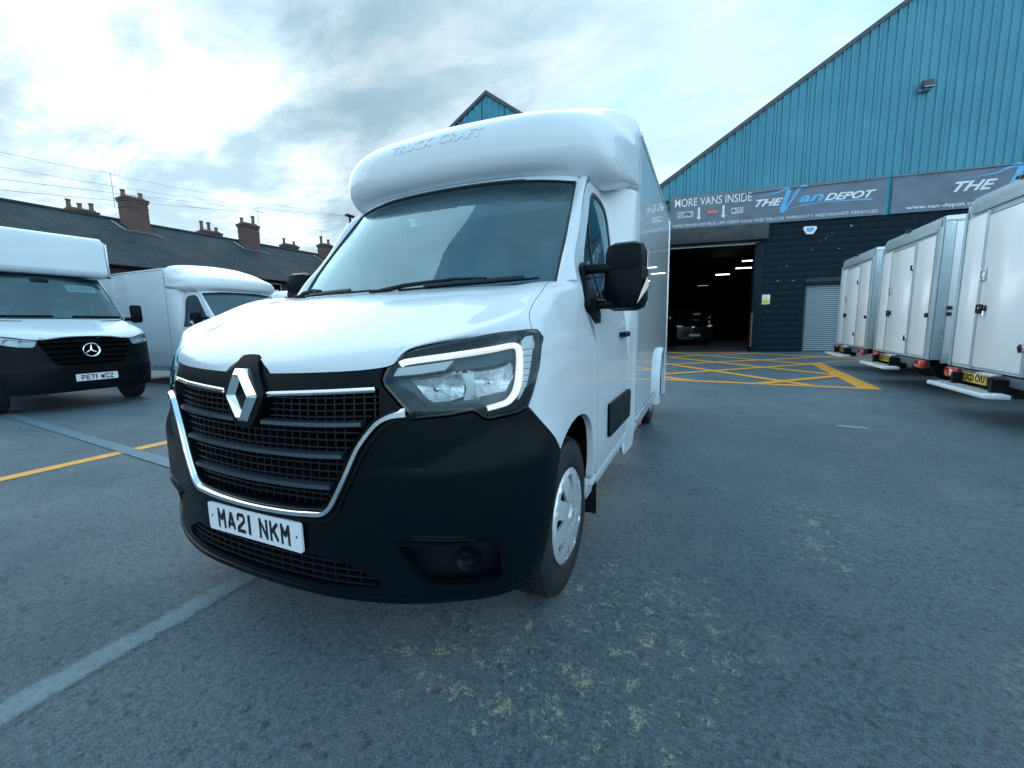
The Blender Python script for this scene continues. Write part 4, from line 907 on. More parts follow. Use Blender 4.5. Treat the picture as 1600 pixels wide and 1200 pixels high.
def auto_flip(p, u, v, outward):
    n = p.N(arr([u]), arr([v]))[0]; return 1 if n @ np.array(outward) > 0 else -1
BM_ = Mir(BON, auto_flip(BON, 2, 1, (0, 0, 1)))
def build_hero():
    T = thing('box_van', 'large white low-loader box van with dark bumper and chrome grille in the foreground', 'van')
    # ---- bonnet and wings
    # bonnet side shut line in patch coordinates
    SEAM = [(0, 5.66), (.25, 5.60), (.80, 5.46), (1.42, 5.26), (1.95, 5.20), (2.5, 5.24), (3.0, 5.16), (3.40, 4.96), (3.75, 4.72), (4, 4.60)]
    sv = lambda u: np.interp(u, [a for a, b in SEAM], [b for a, b in SEAM])
    notch = [(0, .42), (.28, .36), (.66, .22), (.75, .13), (.77, 0)]
    half = [(0, .50)]+[(0, k) for k in (1, 1.5, 2, 2.5, 2.75, 3, 3.25, 3.5, 4, 4.5, 5, 5.4, SEAM[0][1]-.02)]+[(a, b-.012) for a, b in SEAM[1:-1]]+[(3.995, SEAM[-1][1]-.012)]
    bonnet = half+[(3.995, k) for k in (4, 3, 2, 1, 0, -1, -2, -3, -4)]+[(a, -b) for a, b in half[::-1]]+[(a, -b) for a, b in notch[::1]]+[(a, b) for a, b in notch[::-1][1:]]
    # the notch of the badge: measured on the surface
    panel('bonnet', BM_.S, BM_.N, bonnet, PAINT, T, (.10, .12), 0, .016)
    for sg in (1, -1):
        up = [(a, b+.010) for a, b in SEAM]+[(4, 5.3), (4, 6), (4, 6.5), (4, 7), (4, 7.5), (4, 7.995)]+[(k, 7.995) for k in (3.2, 2.4, 1.6, .8, 0)]+[(0, 7), (0, 6.4)]
        if sg < 0: up = [(a, -b) for a, b in up]
        panel('front_wing', BM_.S, BM_.N, up, PAINT, T, (.10, .12), 0, .0)
        # lower wing on the side surface
        lw = [(1.152, 1.0995), (1.138, 1.064), (1.094, .973), (1.072, .930), (1.139, .861), (1.201, .798), (1.253, .734), (1.30, .762), (1.36, .786), (1.42, .803), (1.50, .812), (1.58, .808), (1.66, .787), (1.72, .752), (1.765, .700), (1.785, .63), (1.795, .536), (1.80, .43), (1.875, .425), (1.878, 1.116), (1.155, 1.116)]
        panel('lower_wing', S_, N_, lw if sg > 0 else mir(lw), PAINT, T, .035, -.0012, .03)
        # cab door
        door = [(1.86, 1.500), (1.895, 1.541), (2.024, 1.652), (2.138, 1.817), (2.215, 1.920), (2.311, 1.999), (2.437, 2.052), (2.611, 2.080), (2.72, 2.072), (2.78, 2.03), (2.805, 1.90), (2.81, 1.30), (2.81, .46), (2.79, .43), (1.90, .43), (1.886, .45), (1.886, 1.13), (1.87, 1.18), (1.765, 1.27), (1.765, 1.33), (1.82, 1.42)]
        win = [(1.88, 1.33), (1.90, 1.38), (1.985, 1.455), (2.195, 1.750), (2.316, 1.925), (2.392, 1.972), (2.48, 1.982), (2.60, 1.972), (2.69, 1.945), (2.735, 1.88), (2.75, 1.70), (2.75, 1.33), (2.73, 1.30), (1.90, 1.30)]
        D = panel('cab_door', S_, N_, door if sg > 0 else mir(door), PAINT, T, .04, .001, .02, holes=[win if sg > 0 else mir(win)])
        c_ = np.mean(win, 0); inner = [tuple(c_+(np.array(q)-c_)*np.array((.955, .94))) for q in win]
        panel('window_seal', S_, N_, win if sg > 0 else mir(win), SEAL, D, .05, -.004, .01, holes=[inner if sg > 0 else mir(inner)])
        panel('window', S_, N_, [(sg*a, b) for a, b in inner][::sg], SIDEGLASS, D, .06, -.008, 0)
        q = [(2.20, 1.31), (2.225, 1.31), (2.265, 1.84), (2.243, 1.81)]
        panel('window_bar', S_, N_, [(sg*a, b) for a, b in q][::sg], SEAL, D, .06, -.003, .01)
        q = rnd([(2.115, .565), (2.83, .545), (2.86, .72), (2.80, .745), (2.115, .755)], .02)
        panel('rubbing_strip', S_, N_, [(sg*a, b) for a, b in q][::sg], PLASTIC, D, .04, .016, .016)
        ph = PS(sg*(S_SIDE+1.88), 1.13)
        h = MB().box((ph[0]+sg*.028, ph[1]+.0, ph[2]), (.028, .20, .036), None, .012).box((ph[0]+sg*.008, ph[1]-.075, ph[2]), (.03, .03, .03), None, .006).box((ph[0]+sg*.008, ph[1]+.075, ph[2]), (.03, .03, .03), None, .006)
        h.build('door_handle', BLACK, D, True)
        q = [(2.50, 1.06), (2.65, 1.05), (2.68, 1.13), (2.65, 1.20), (2.50, 1.20), (2.47, 1.13)]
        # sill
        sill = [(1.80, .425), (2.85, .425), (2.85, .315), (1.80, .315)]
        panel('sill', S_, N_, [(sg*a, b) for a, b in sill][::sg], PAINT, T, .05, -.012, .03)
        sweep('sill_moulding', S_, N_, [(sg*a, .405) for a in np.linspace(1.81, 2.83, 12)], [(-.012, -.012), (-.012, .008), (.012, .008), (.012, -.012)], PAINT_OLD, T)
        # A pillar, joins the windscreen edge to the door cut
        wsE = lambda v: WS(arr([v]), arr([6 if sg > 0 else 0]))[0]
        cut = [(1.80, 1.41), (1.88, 1.53), (2.018, 1.655), (2.130, 1.820), (2.207, 1.926), (2.305, 2.005), (2.40, 2.06)]
        rows = []
        for i, (s0, z0) in enumerate(cut):
            v = [0, .78, 1.60, 2.62, 3.27, 3.73, 4.0][i]; a = wsE(max(v, 0)); b = PS(sg*(s0-.004), z0); 
            if i == 6: b = PS(sg*2.46, 2.11)
            nb = PN(sg*s0, z0); na = np.array((sg*.25, -.80, .55)); na /= np.linalg.norm(na)
            m1 = a+(b-a)*.34+na*.010+nb*.008; m2 = a+(b-a)*.70+na*.007+nb*.010
            rows.append([a, m1, m2, b])
        PA = Patch(rows); PA.flip = auto_flip(PA, 3, 1.5, (sg*.7, -.7, .2))
        panel('windscreen_pillar', PA, PA.N, [(0, 0), (6, 0), (6, 3), (0, 3)], PAINT, T, (.25, .25), 0, .01)
        # B pillar strip behind the door up to the fairing
        q = [(2.818, .43), (2.90, .43), (2.90, 2.11), (2.45, 2.11), (2.42, 2.062), (2.611, 2.089), (2.73, 2.081), (2.79, 2.035), (2.814, 1.90)]
        panel('rear_cab_pillar', S_, N_, [(sg*a, b) for a, b in q][::sg], PAINT, T, .05, -.002, .02)
        # wheel arch liner
        mb = MB(); n = 20; prof = [(sg*1.0, .475), (sg*.93, .465), (sg*.62, .46)]
        vs_ = []; fs = []
        for k in range(n+1):
            a = R(2+176*k/n)
            for x, r_ in prof: vs_.append((x, WHEEL_Y+r_*math.cos(a), WHEEL_R+.01+r_*math.sin(a)))
            vs_.append((sg*.62, WHEEL_Y, WHEEL_R))
        for k in range(n):
            for j in range(3): a = k*4+j; fs.append((a, a+1, a+5, a+4))
        mb.add(vs_, fs).build('wheel_arch_liner', BLACK, T)
        M = Matrix.Rotation(0, 3, 'X')
        bx_('mud_flap', (sg*.90, 1.20, .39), (.24, .012, .40), BLACK, T, .005)
    # roof of the cab
    RF = Patch([[(0, 1.44, 2.052), (.4, 1.462, 2.046), (.66, 1.515, 2.034), (.802, 1.580, 2.022), (.845, 1.70, 2.05)],
                [(0, 1.50, 2.095), (.4, 1.52, 2.092), (.66, 1.57, 2.085), (.79, 1.63, 2.072), (.835, 1.74, 2.06)],
                [(0, 1.65, 2.125), (.4, 1.66, 2.122), (.66, 1.70, 2.115), (.79, 1.76, 2.10), (.845, 1.85, 2.07)],
                [(0, 2.05, 2.14), (.4, 2.05, 2.138), (.66, 2.05, 2.13), (.79, 2.06, 2.11), (.845, 2.07, 2.075)]])
    RM = Mir(RF, auto_flip(RF, 2, 1, (0, 0, 1)))
    panel('cab_roof', RM.S, RM.N, [(0, -4), (0, -3), (0, -2), (0, -1), (0, 0), (0, 1), (0, 2), (0, 3), (0, 4), (3, 4), (3, -4)], PAINT, T, (.2, .2), 0, .02)
    # ---- windscreen
    box = [(0.03, .04), (0.03, 5.96), (3.98, 5.96), (3.98, .04)]; box = rnd(box, .22, 5)
    inn = rnd([(.30, .26), (.30, 5.66), (3.74, 5.72), (3.74, .26)], .55, 6)
    wsp = panel('windscreen', WS, WS.N, box, WSGLASS, T, (.25, .25), -.004, 0)
    panel('windscreen_border', WS, WS.N, box, GLOSSB, wsp, (.2, .2), -.008, .012, holes=[inn])
    sweep('windscreen_seal', WS, WS.N, densify(box, (.15, .15)), [(-.014, -.006), (-.014, .003), (.002, .004), (.004, -.006)], SEAL, wsp, closed=True)
    # scuttle panel under the glass, wipers
    CW = Patch([[(-.88, 1.06, 1.392), (-.6, .955, 1.378), (-.3, .895, 1.37), (0, .875, 1.368), (.3, .895, 1.37), (.6, .955, 1.378), (.88, 1.06, 1.392)],
                [(-.87, 1.00, 1.388), (-.6, .90, 1.375), (-.3, .84, 1.366), (0, .82, 1.364), (.3, .84, 1.366), (.6, .90, 1.375), (.87, 1.00, 1.388)],
                [(-.87, .94, 1.36), (-.6, .84, 1.34), (-.3, .78, 1.33), (0, .76, 1.325), (.3, .78, 1.33), (.6, .84, 1.34), (.87, .94, 1.36)]])
    CW.flip = auto_flip(CW, 1, 3, (0, 0, 1))
    panel('scuttle', CW, CW.N, [(0, 0), (0, 3), (0, 6), (2, 6), (2, 3), (2, 0)], BLACK, T, (.3, .2), 0, .01)
    def wiper(u0, v0, u1, v1, piv):
        W = MB(); k = 14
        pts = [WS(arr([u0+(u1-u0)*t]), arr([v0+(v1-v0)*t]))[0]+WS.N(arr([u0+(u1-u0)*t]), arr([v0+(v1-v0)*t]))[0]*.012 for t in np.linspace(0, 1, k)]
        o = MB().tube(pts, .006, 6).build('wiper', BLACK, T, True)
        MB().tube([p+np.array((0, -.012, .012)) for p in pts[2:-2]], .008, 6).build('wiper_blade', GLOSSB, o, True)
        mid = pts[k//2]+np.array((0, -.016, .020)); pv = np.array(piv)
        MB().tube([pv, pv+(mid-pv)*.3+np.array((0, -.008, .016)), pv+(mid-pv)*.75+np.array((0, -.008, .014)), mid], [.014, .011, .008, .006], 8).box(pv, (.05, .05, .03), None, .01).build('wiper_arm', BLACK, o, True)
        return o
    wiper(.07, 3.15, .20, 5.45, (-.08, .84, 1.385)); wiper(.07, .55, .12, 2.75, (-.78, .95, 1.395))
    # ---- dark front bumper
    top = [(0, 1.112), (.03, 1.111), (.052, 1.100), (.066, 1.085), (.106, 1.0505), (.20, 1.053), (.35, 1.0615), (.50, 1.070), (.580, 1.076)]
    hb = [(.575, 1.052), (.570, 1.033), (.577, 1.012), (.613, .972), (.650, .932), (.676, .901), (.802, .911), (.872, .922), (.886, .917), (.906, .898), (.93, .893), (1.028, .907), (1.066, .921)]
    lo = [(1.139, .855), (1.201, .792), (1.250, .730), (1.215, .68), (1.17, .58), (1.14, .46), (1.125, .33), (1.05, .315), (.94, .300), (.80, .290), (.54, .285), (.30, .284), (0, .283)]
    half = [(0, .283)]+lo[::-1][1:]+hb[::-1]+top[::-1]
    body = sym(half)
    cutf = rnd([(.606, .484), (.75, .487), (.932, .504), (.952, .42), (.950, .352), (.92, .343), (.73, .338), (.69, .350), (.63, .43)], .015, 3)
    lgr = [(-.53, .318), (-.54, .345), (-.42, .400), (-.30, .412), (0, .414), (.30, .412), (.42, .400), (.54, .345), (.53, .318), (.3, .306), (0, .304), (-.3, .306)]
    B = panel('bumper', S_, N_, body, PLASTIC, T, .017, .004, .03, holes=[sym(FR_OPEN), cutf, mir(cutf), lgr])
    # floor of the openings
    panel('radiator_shroud', S_, N_, sym([(0, .55), (.36, .56), (.62, .85), (.62, 1.03), (0, 1.0)]), VOID, B, .06, -.085, 0)
    for sg in (1, -1):
        panel('fog_pocket', S_, N_, [(sg*a, b) for a, b in [(.56, .52), (.56, .31), (1.0, .31), (1.0, .53)]][::sg], BLACK, B, .05, -.07, 0)
        c = PS(sg*.83, .395); n = PN(sg*.83, .395); c = c-n*.05
        fl = MB().lathe([(.03, .0), (.022, .020), (.012, .030), (.0, .036), (-.004, .040), (.03, .042)], 20, 'y', c); fl.build('fog_lamp', BLACK, B, True)
        v = [(.62, .492), (.75, .495), (.90, .509), (.87, .530), (.75, .527), (.68, .515)]
        sweep('pocket_lip', S_, N_, [(sg*a, b) for a, b in [(.600, .486), (.75, .490), (.85, .497), (.938, .508)]], [(-.006, -.02), (-.006, .014), (.004, .014), (.004, -.02)], PLASTIC, B)
        for k in range(2): sweep('vent_slat', S_, N_, [(sg*a, .503+.011*k+.018*(a-.7)) for a in np.linspace(.66, .87-.03*k, 9)], [(-.002, .003), (-.002, .007), (.002, .007), (.002, .003)], GLOSSB, B)
    # spoiler lip
    lip = [(s, .279+.018*max(0, abs(s)-.6)/.3) for s in np.linspace(-1.08, 1.08, 61)]
    sweep('bumper_lip', S_, N_, lip, [(-.018, -.05), (-.018, .004), (-.010, .012), (.006, .010), (.010, .0), (.010, -.05)], PLASTIC, B)
    under = MB(); 
    us = [PS(s, .27) for s in np.linspace(-1.1, 1.1, 40)]
    under.add([(p[0]*.97, p[1]+.02, .27) for p in us]+[(p[0]*.55, 1.0, .24) for p in us], [(i, i+1, 41+i, 40+i) for i in range(39)]).build('under_tray', BLACK, B)
    # chrome frame of the grille
    fr = [(.660, .923), (.613, .916), (.572, .898), (.538, .866), (.492, .806), (.445, .715), (.395, .625), (.372, .593), (.340, .573), (.28, .566), (.20, .560), (.10, .557), (0, .556)]
    fr = sm(fr+[(-a, b) for a, b in fr[::-1][1:]], False, 4)
    sweep('chrome_frame', S_, N_, fr, [(-.015, -.02), (-.015, .010), (-.008, .020), (.006, .020), (.013, .010), (.015, -.02)], CHROME, B, width=[1.35, .9, .85, .9, .95, 1.05, 1, .95, 1, 1.05, .95, .9, .85, .9, 1.35])
    sweep('frame_lip', S_, N_, [(a*1.045 if abs(a) > .3 else a*1.03, b-.022 if abs(a) < .4 else b-.006) for a, b in fr], [(-.006, -.02), (-.006, .010), (.006, .012), (.006, -.02)], PLASTIC, B)
    # grille bars
    ext = lambda z: float(np.interp(z, [.59, .612, .674, .762, .838, .894, .92, 1.01], [.33, .355, .397, .435, .484, .530, .56, .565]))
    for z0, hw in ((.874, .0125), (.766, .0125), (.657, .0125)):
        e = ext(z0)-.012
        for seg in ([(-e, -.075), (.075, e)] if z0 > .85 else [(-e, e)]):
            sweep('grille_bar', S_, N_, [(s, z0+.012*(abs(s)/.5)**2) for s in np.linspace(seg[0], seg[1], 26)], [(-hw, -.045), (-hw, -.008), (-hw*.4, .004), (hw*.6, .002), (hw, -.012), (hw, -.045)], SATIN, B)
    # fine mesh of the grille
    mesh = MB()
    def strip(p0, p1, hw_, d0, d1, k, vert=False):
        a = np.stack([np.linspace(p0[0], p1[0], k), np.linspace(p0[1], p1[1], k)], 1); c = PS(a[:, 0], a[:, 1]); n = PN(a[:, 0], a[:, 1]); o = np.array([0, 0, 1.]) if not vert else None
        vs_ = []
        for i in range(k):
            o_ = np.array([0, 0, 1.]) if not vert else np.cross(n[i], (0, 0, 1.)); 
            for (uu, hh) in ((-hw_, d0), (-hw_, d1), (hw_, d1), (hw_, d0)): vs_.append(c[i]+o_*uu+n[i]*hh)
        mesh.add(vs_, [(i*4+q, i*4+(q+1) % 4, i*4+4+(q+1) % 4, i*4+4+q) for i in range(k-1) for q in range(4)])
    bands = [(.600, .640, 2), (.672, .750, 3), (.781, .858, 3), (.889, .975, 4)]
    for (za, zb, rows) in bands:
        for k in range(rows):
            z0 = za+(zb-za)*(k+.5)/rows; e = ext(z0)-.004
            for seg in ([(-e, -.10), (.10, e)] if za > .88 else [(-e, e)]):
                strip((seg[0], z0+.012*(seg[0]/.5)**2), (seg[0]/2+seg[1]/2, z0+.012*((seg[0]+seg[1])/1)**2*0+.012*(((seg[0]+seg[1])/2)/.5)**2), .0026, -.05, -.014, 12)
                strip((seg[0]/2+seg[1]/2, z0+.012*(((seg[0]+seg[1])/2)/.5)**2), (seg[1], z0+.012*(seg[1]/.5)**2), .0026, -.05, -.014, 12)
        for s in np.arange(-.56, .565, .038):
            if ext((za+zb)/2) < abs(s)+.008 or (za > .88 and abs(s) < .10): continue
            strip((s, za-.012), (s, zb+.012), .0024, -.052, -.022, 5, True)
    stuff(mesh.build('grille_mesh', MESHM, B))
    lm = mesh = MB()
    for k in range(4):
        z0 = .322+.024*k; e = [.52, .54, .50, .40][k]
        strip((-e, z0), (0, z0), .003, -.05, -.006, 14); strip((0, z0), (e, z0), .003, -.05, -.006, 14)
    for s in np.arange(-.49, .5, .05): strip((s, .308), (s, .40), .0025, -.05, -.012, 4, True)
    stuff(lm.build('lower_mesh', MESHM, B))
    panel('lower_shroud', S_, N_, [(-.6, .295), (-.6, .43), (.6, .43), (.6, .295)], VOID, B, .08, -.06, 0)
    # chrome strips above the mesh
    for sg in (1, -1):
        st = [(sg*a, b) for a, b in ([(.118, .974), (.13, .978), (.25, .985), (.40, .993), (.555, 1.001)])]
        sweep('chrome_strip', S_, N_, st, [(-.009, -.01), (-.009, .006), (-.005, .010), (-.001, .004), (.003, .010), (.008, .010), (.010, .006), (.010, -.01)], CHROME, B)
        sweep('grille_cheek', S_, N_, [(sg*.573, .93), (sg*.573, 1.0)], [(-.006, -.06), (-.006, 0), (.006, 0), (.006, -.06)], BLACK, B)
    # badge housing with the diamond
    hs = [(0, 1.108), (.034, 1.105), (.050, 1.095), (.080, 1.035), (.113, .984), (.100, .95), (.048, .862), (.034, .853), (0, .851)]
    hs = [(0, .847)]+hs[::-1][1:]
    H = panel('badge_housing', S_, N_, sym(hs), PLASTIC, T, .02, .014, .05)
    def dia(w_, h_, cz): return [(0, cz-h_), (w_, cz), (0, cz+h_), (-w_, cz)]
    cz = .970; oy = -.032
    def f3(x, z): return (x, float(PS(0, z)[1])+oy, z)
    # eight facets of the ring, open in the middle
    ow, oh, iw, ih = .080, .096, .030, .056
    mb = MB(); O = [(0, -oh), (ow, 0), (0, oh), (-ow, 0)]; I = [(0, -ih), (iw, 0), (0, ih), (-iw, 0)]; Mi = [(0, -.084), (.050, 0), (0, .084), (-.050, 0)]
    # flattened tips as on the emblem
    O = [(-.022, -oh), (.022, -oh), (ow, -.006), (ow, .006), (.026, oh), (-.026, oh), (-ow, .006), (-ow, -.006)]
    I = [(0, -ih), (0, -ih), (iw, 0), (iw, 0), (0, ih), (0, ih), (-iw, 0), (-iw, 0)]
    Mi = [((a[0]+b[0])/2, (a[1]+b[1])/2) for a, b in zip(O, I)]
    sk = lambda x, z: x
    yb = float(PS(0, cz)[1])
    def pt(p, out): return (p[0], yb-out*.75+.10*p[1]*.5, cz+p[1])
    n8 = 8; vs_ = [pt(p, .026) for p in O]+[pt(p, .052) for p in Mi]+[pt(p, .030) for p in I]+[pt(p, .0) for p in O]+[pt(p, .0) for p in I]
    fs = []
    for i in range(n8):
        j = (i+1) % n8; fs += [(i, j, 8+j, 8+i), (8+i, 8+j, 16+j, 16+i), (24+i, 24+j, j, i), (16+i, 16+j, 32+j, 32+i)]
    mb.add(vs_, fs).build('diamond_emblem', CHROME, H)
    # ---- number plate
    py = float(PS(0, .47)[1])-.008
    def pf(x, z, o=0): return (x, py-.006-o-.02*z*0, .477+z)
    pl = MB().prism(rnd([(-.26, -.0555), (.26, -.0555), (.26, .0555), (-.26, .0555)], .012), lambda a, b: (a, py-.006, .477+b), (0, .008, 0)).build('number_plate', PLATEW, T)
    plate_text('MA21 NKM', .079, pf, INK, pl, thick=.195, spacing=1.22)
    for x in (-.236, .236): MB().lathe([(0, .0), (-.001, .004), (.002, .004)], 10, 'y', (x, py-.0068, .479)).build('plate_screw', STEEL, pl)
    # ---- headlights
    for sg in (1, -1):
        mm = (lambda p: p) if sg > 0 else mir
        Hh = panel('headlight', S_, N_, mm(HL), LENS, T, .025, .004, 0)
        c_ = np.mean(HL, 0)
        ring = [tuple(np.array(q)+(c_-np.array(q))/np.linalg.norm(c_-np.array(q))*.009) for q in HL]
        panel('headlight_rim', S_, N_, mm(HL), GLOSSB, Hh, .03, .001, .05, holes=[mm(ring)])
        panel('headlight_bucket', S_, N_, mm(HL), BUCKET, Hh, .03, -.056, 0)
        low = [(.672, .915), (.80, .925), (.872, .936), (.892, .934), (.915, .912), (1.028, .922), (1.062, .936), (1.10, 1.01), (1.148, 1.12), (1.135, 1.12), (1.085, 1.0), (1.04, .945), (.935, .925), (.905, .95), (.80, .945), (.72, .945), (.66, .99), (.64, 1.005), (.60, 1.02), (.595, 1.015), (.62, .98)]
        panel('headlight_mask', S_, N_, mm(low), BLACK, Hh, .012, -.018, .02)
        dp = sm([(.627, 1.088), (.66, 1.0975), (.80, 1.113), (.95, 1.129), (1.03, 1.138), (1.056, 1.134), (1.064, 1.115), (1.057, 1.06), (1.046, 1.01), (1.030, .975), (1.002, .950), (.965, .940), (.925, .932)], False, 4)
        sweep('daytime_light', S_, N_, [(sg*a, b) for a, b in dp], [(-.0085, -.03), (-.0085, -.012), (-.005, -.006), (.005, -.006), (.0085, -.012), (.0085, -.03)], DRL, Hh, width=[.9, .9, 1, 1, 1.05, 1.1, 1.1, 1.05, 1])
        sideq = [(1.078, 1.15), (1.10, 1.165), (1.142, 1.168), (1.150, 1.14), (1.122, 1.064), (1.085, .985), (1.06, .955), (1.045, .952), (1.062, 1.0), (1.078, 1.08)]
        panel('side_marker_lens', S_, N_, mm(sideq), CLEARG, Hh, .02, -.020, .02)
        for k in range(7): z0 = .99+.022*k; sweep('marker_rib', S_, N_, [(sg*(1.068+.10*(z0-.99)+.0*k), z0), (sg*(1.10+.26*(z0-.99)), z0)], [(-.001, -.02), (-.001, -.016), (.001, -.016), (.001, -.02)], GREYB, Hh)
        ind = [(.607, 1.046), (.622, 1.074), (.70, 1.082), (.815, 1.096), (.785, 1.065), (.70, 1.053)]
        I_ = panel('indicator', S_, N_, mm(ind), CLEARG, Hh, .02, -.016, .02)
        for pol, sc, zc, ws_, hs_ in (([(.673, 1.030), (.760, 1.043), (.834, 1.050), (.850, 1.019), (.844, .975), (.803, .962), (.745, .957), (.715, .974)], .765, 1.003, .098, .056),
                                     ([(.872, 1.055), (.94, 1.062), (1.022, 1.070), (1.026, 1.027), (1.000, .987), (.94, .978), (.890, .972), (.884, 1.011)], .952, 1.020, .088, .058)):
            def SB(s_, z_, sc=sc, zc=zc, ws_=ws_, hs_=hs_):
                r2 = np.clip(((np.abs(s_)-sc)/ws_)**2+((z_-zc)/hs_)**2, 0, 1.3); fl_ = .0035*np.abs(((np.abs(s_)*34+.4*np.sin(z_*40)) % 1)-.5)+.003*np.abs(((z_*26+s_*3) % 1)-.5)
                return PS(s_, z_)-PN(s_, z_)*(.018+.034*(1-r2)-fl_)[:, None]
            def NB(s_, z_, SB=SB):
                e = 1.5e-3; n = np.cross(SB(s_+e, z_)-SB(s_-e, z_), SB(s_, z_+e)-SB(s_, z_-e)); return n/np.linalg.norm(n, axis=1, keepdims=True)
            panel('reflector', SB, NB, mm(pol), CHROMEF, Hh, .0075, 0, .02)
            c = PS(sg*(sc-.01), zc)-PN(sg*sc, zc)*.030
            MB().lathe([(.03, .0), (.028, .012), (-.006, .011), (-.012, .006), (-.013, 0)], 12, 'y', tuple(c)).build('bulb_shield', CHROME, Hh, True)
        q = [(.842, 1.052), (.880, 1.057), (.888, 1.01), (.886, .966), (.846, .962), (.856, 1.0)]
        panel('reflector_bridge', S_, N_, mm(q), CHROMEF, Hh, .02, -.014, .02)
        q = [(.82, 1.062), (1.035, 1.085), (1.042, 1.118), (.835, 1.096)]
        panel('reflector_shelf', S_, N_, mm(q), GREYB, Hh, .02, -.022, .02)
    # ---- door mirrors
    for sg in (1, -1):
        sail = [(1.90, 1.475), (1.864, 1.407), (1.745, 1.285), (1.755, 1.265), (1.898, 1.200), (1.93, 1.235), (1.96, 1.34), (1.99, 1.40), (2.0, 1.46), (1.985, 1.50), (1.96, 1.51)]
        Q = panel('door_mirror', S_, N_, [(sg*a, b) for a, b in sail][::sg], PLASTIC, T, .04, .028, .03)
        def hous(x, y, z, w0, d0, h0, r_): return MB().box((x, y, z), (w0, d0, h0), Matrix.Rotation(sg*R(-8), 3, 'Z'), r_*1.15)
        h = hous(sg*1.140, 1.275, 1.505, .205, .11, .19, .045); h.build('mirror_cap', PLASTIC, Q, True)
        h = hous(sg*1.142, 1.283, 1.385, .215, .13, .245, .045); h.build('mirror_housing', PLASTIC, Q, True)
        for z0, z1 in ((1.470, 1.480), (1.292, 1.300)):
            MB().box((sg*1.02, 1.245, (z0+z1)/2), (.19, .055, .045), Matrix.Rotation(sg*R(12), 3, 'Z'), .016).build('mirror_arm', PLASTIC, Q, True)
        MB().tube([(sg*1.055, 1.215, 1.315), (sg*.995, 1.20, 1.32), (sg*.975, 1.20, 1.345), (sg*.975, 1.20, 1.43), (sg*1.05, 1.215, 1.435)], .006, 8).build('mirror_bracket', SATIN, Q, True)
        gl = MB().box((sg*1.155, 1.352, 1.43), (.17, .004, .27), Matrix.Rotation(sg*R(-8), 3, 'Z'), .001); gl.build('mirror_glass', CHROME, Q)
        rp = MB().prism(rnd([(0, 0), (.055, .085), (.048, .13), (.02, .06)], .008), lambda a, b: (sg*(1.207+a), 1.215+.0*a, 1.292+b), (0, .07, 0)); rp.build('mirror_repeater', mat('repeater lens', (.75, .62, .60), .1, coat=1) if sg > 0 else MATS['repeater lens'], Q)
    # ---- Luton pod over the cab
    rows = [
     [(0, 1.56, 2.105), (.35, 1.575, 2.10), (.62, 1.63, 2.085), (.80, 1.74, 2.06), (.875, 1.92, 2.05), (.92, 2.12, 2.10), (.94, 2.42, 2.14)],
     [(0, 1.475, 2.082), (.36, 1.49, 2.078), (.65, 1.55, 2.065), (.845, 1.67, 2.045), (.93, 1.84, 2.06), (.985, 2.07, 2.115), (1.005, 2.42, 2.17)],
     [(0, 1.405, 2.125), (.37, 1.42, 2.12), (.68, 1.48, 2.112), (.89, 1.60, 2.105), (.970, 1.74, 2.112), (1.018, 2.02, 2.145), (1.034, 2.42, 2.195)],
     [(0, 1.375, 2.20), (.37, 1.39, 2.195), (.68, 1.445, 2.19), (.90, 1.56, 2.19), (.985, 1.71, 2.19), (1.022, 2.00, 2.20), (1.037, 2.42, 2.225)],
     [(0, 1.378, 2.305), (.37, 1.393, 2.30), (.68, 1.448, 2.295), (.895, 1.565, 2.29), (.978, 1.73, 2.28), (1.017, 2.01, 2.275), (1.036, 2.42, 2.29)],
     [(0, 1.462, 2.415), (.37, 1.477, 2.41), (.67, 1.525, 2.40), (.875, 1.665, 2.40), (.965, 1.82, 2.385), (1.018, 2.07, 2.375), (1.035, 2.42, 2.385)],
     [(0, 1.74, 2.538), (.37, 1.75, 2.533), (.66, 1.79, 2.523), (.86, 1.89, 2.510), (.945, 2.00, 2.485), (1.005, 2.17, 2.46), (1.034, 2.43, 2.47)],
     [(0, 2.10, 2.685), (.37, 2.105, 2.68), (.66, 2.12, 2.668), (.86, 2.16, 2.640), (.945, 2.21, 2.60), (1.003, 2.30, 2.545), (1.032, 2.435, 2.54)],
     [(0, 2.45, 2.842), (.37, 2.45, 2.825), (.66, 2.45, 2.795), (.86, 2.45, 2.75), (.955, 2.45, 2.70), (1.010, 2.45, 2.645), (1.032, 2.45, 2.575)]]
    PD = Patch(rows); PDm = Mir(PD, auto_flip(PD, 4, 1, (0, -1, .3)))
    E_ = 7.999
    pol = [(0, v) for v in np.linspace(-6, 6, 13)]+[(E_, 6), (E_, 0), (E_, -6)]
    G_ = panel('roof_pod', PDm.S, PDm.N, pol, GRP, T, (.16, .12), 0, 0)
    back = [PDm.S(arr([u]), arr([v]))[0] for u, v in [(8, k) for k in np.linspace(-6, 6, 33)]+[(k, 6) for k in (7, 6, 5, 4, 3, 2, 1)]+[(k, -6) for k in (1, 2, 3, 4, 5, 6, 7)]]
    def wp(co):
        x = co.x; u = 4.12+co.y/.15; u = float(u); v = x/.37 if abs(x) < .37 else math.copysign(1+(abs(x)-.37)/.3, x)
        p = PDm.S(arr([u]), arr([v]))[0]; n = PDm.N(arr([u]), arr([v]))[0]; return Vector(p+n*(co.z+.0015))
    text('TRUCK', .098, GRP, 'raised_letters', G_, ext=.0025, sx=.92, shear=.25, align='RIGHT', warp=lambda c: wp(Vector((c.x-.055, c.y, c.z))), spacing=1.08, offset=.002)
    text('CRAFT', .098, GRP, 'raised_letters', G_, ext=.0025, sx=.92, shear=.25, align='LEFT', warp=lambda c: wp(Vector((c.x-.005, c.y, c.z))), spacing=1.08, offset=.002)
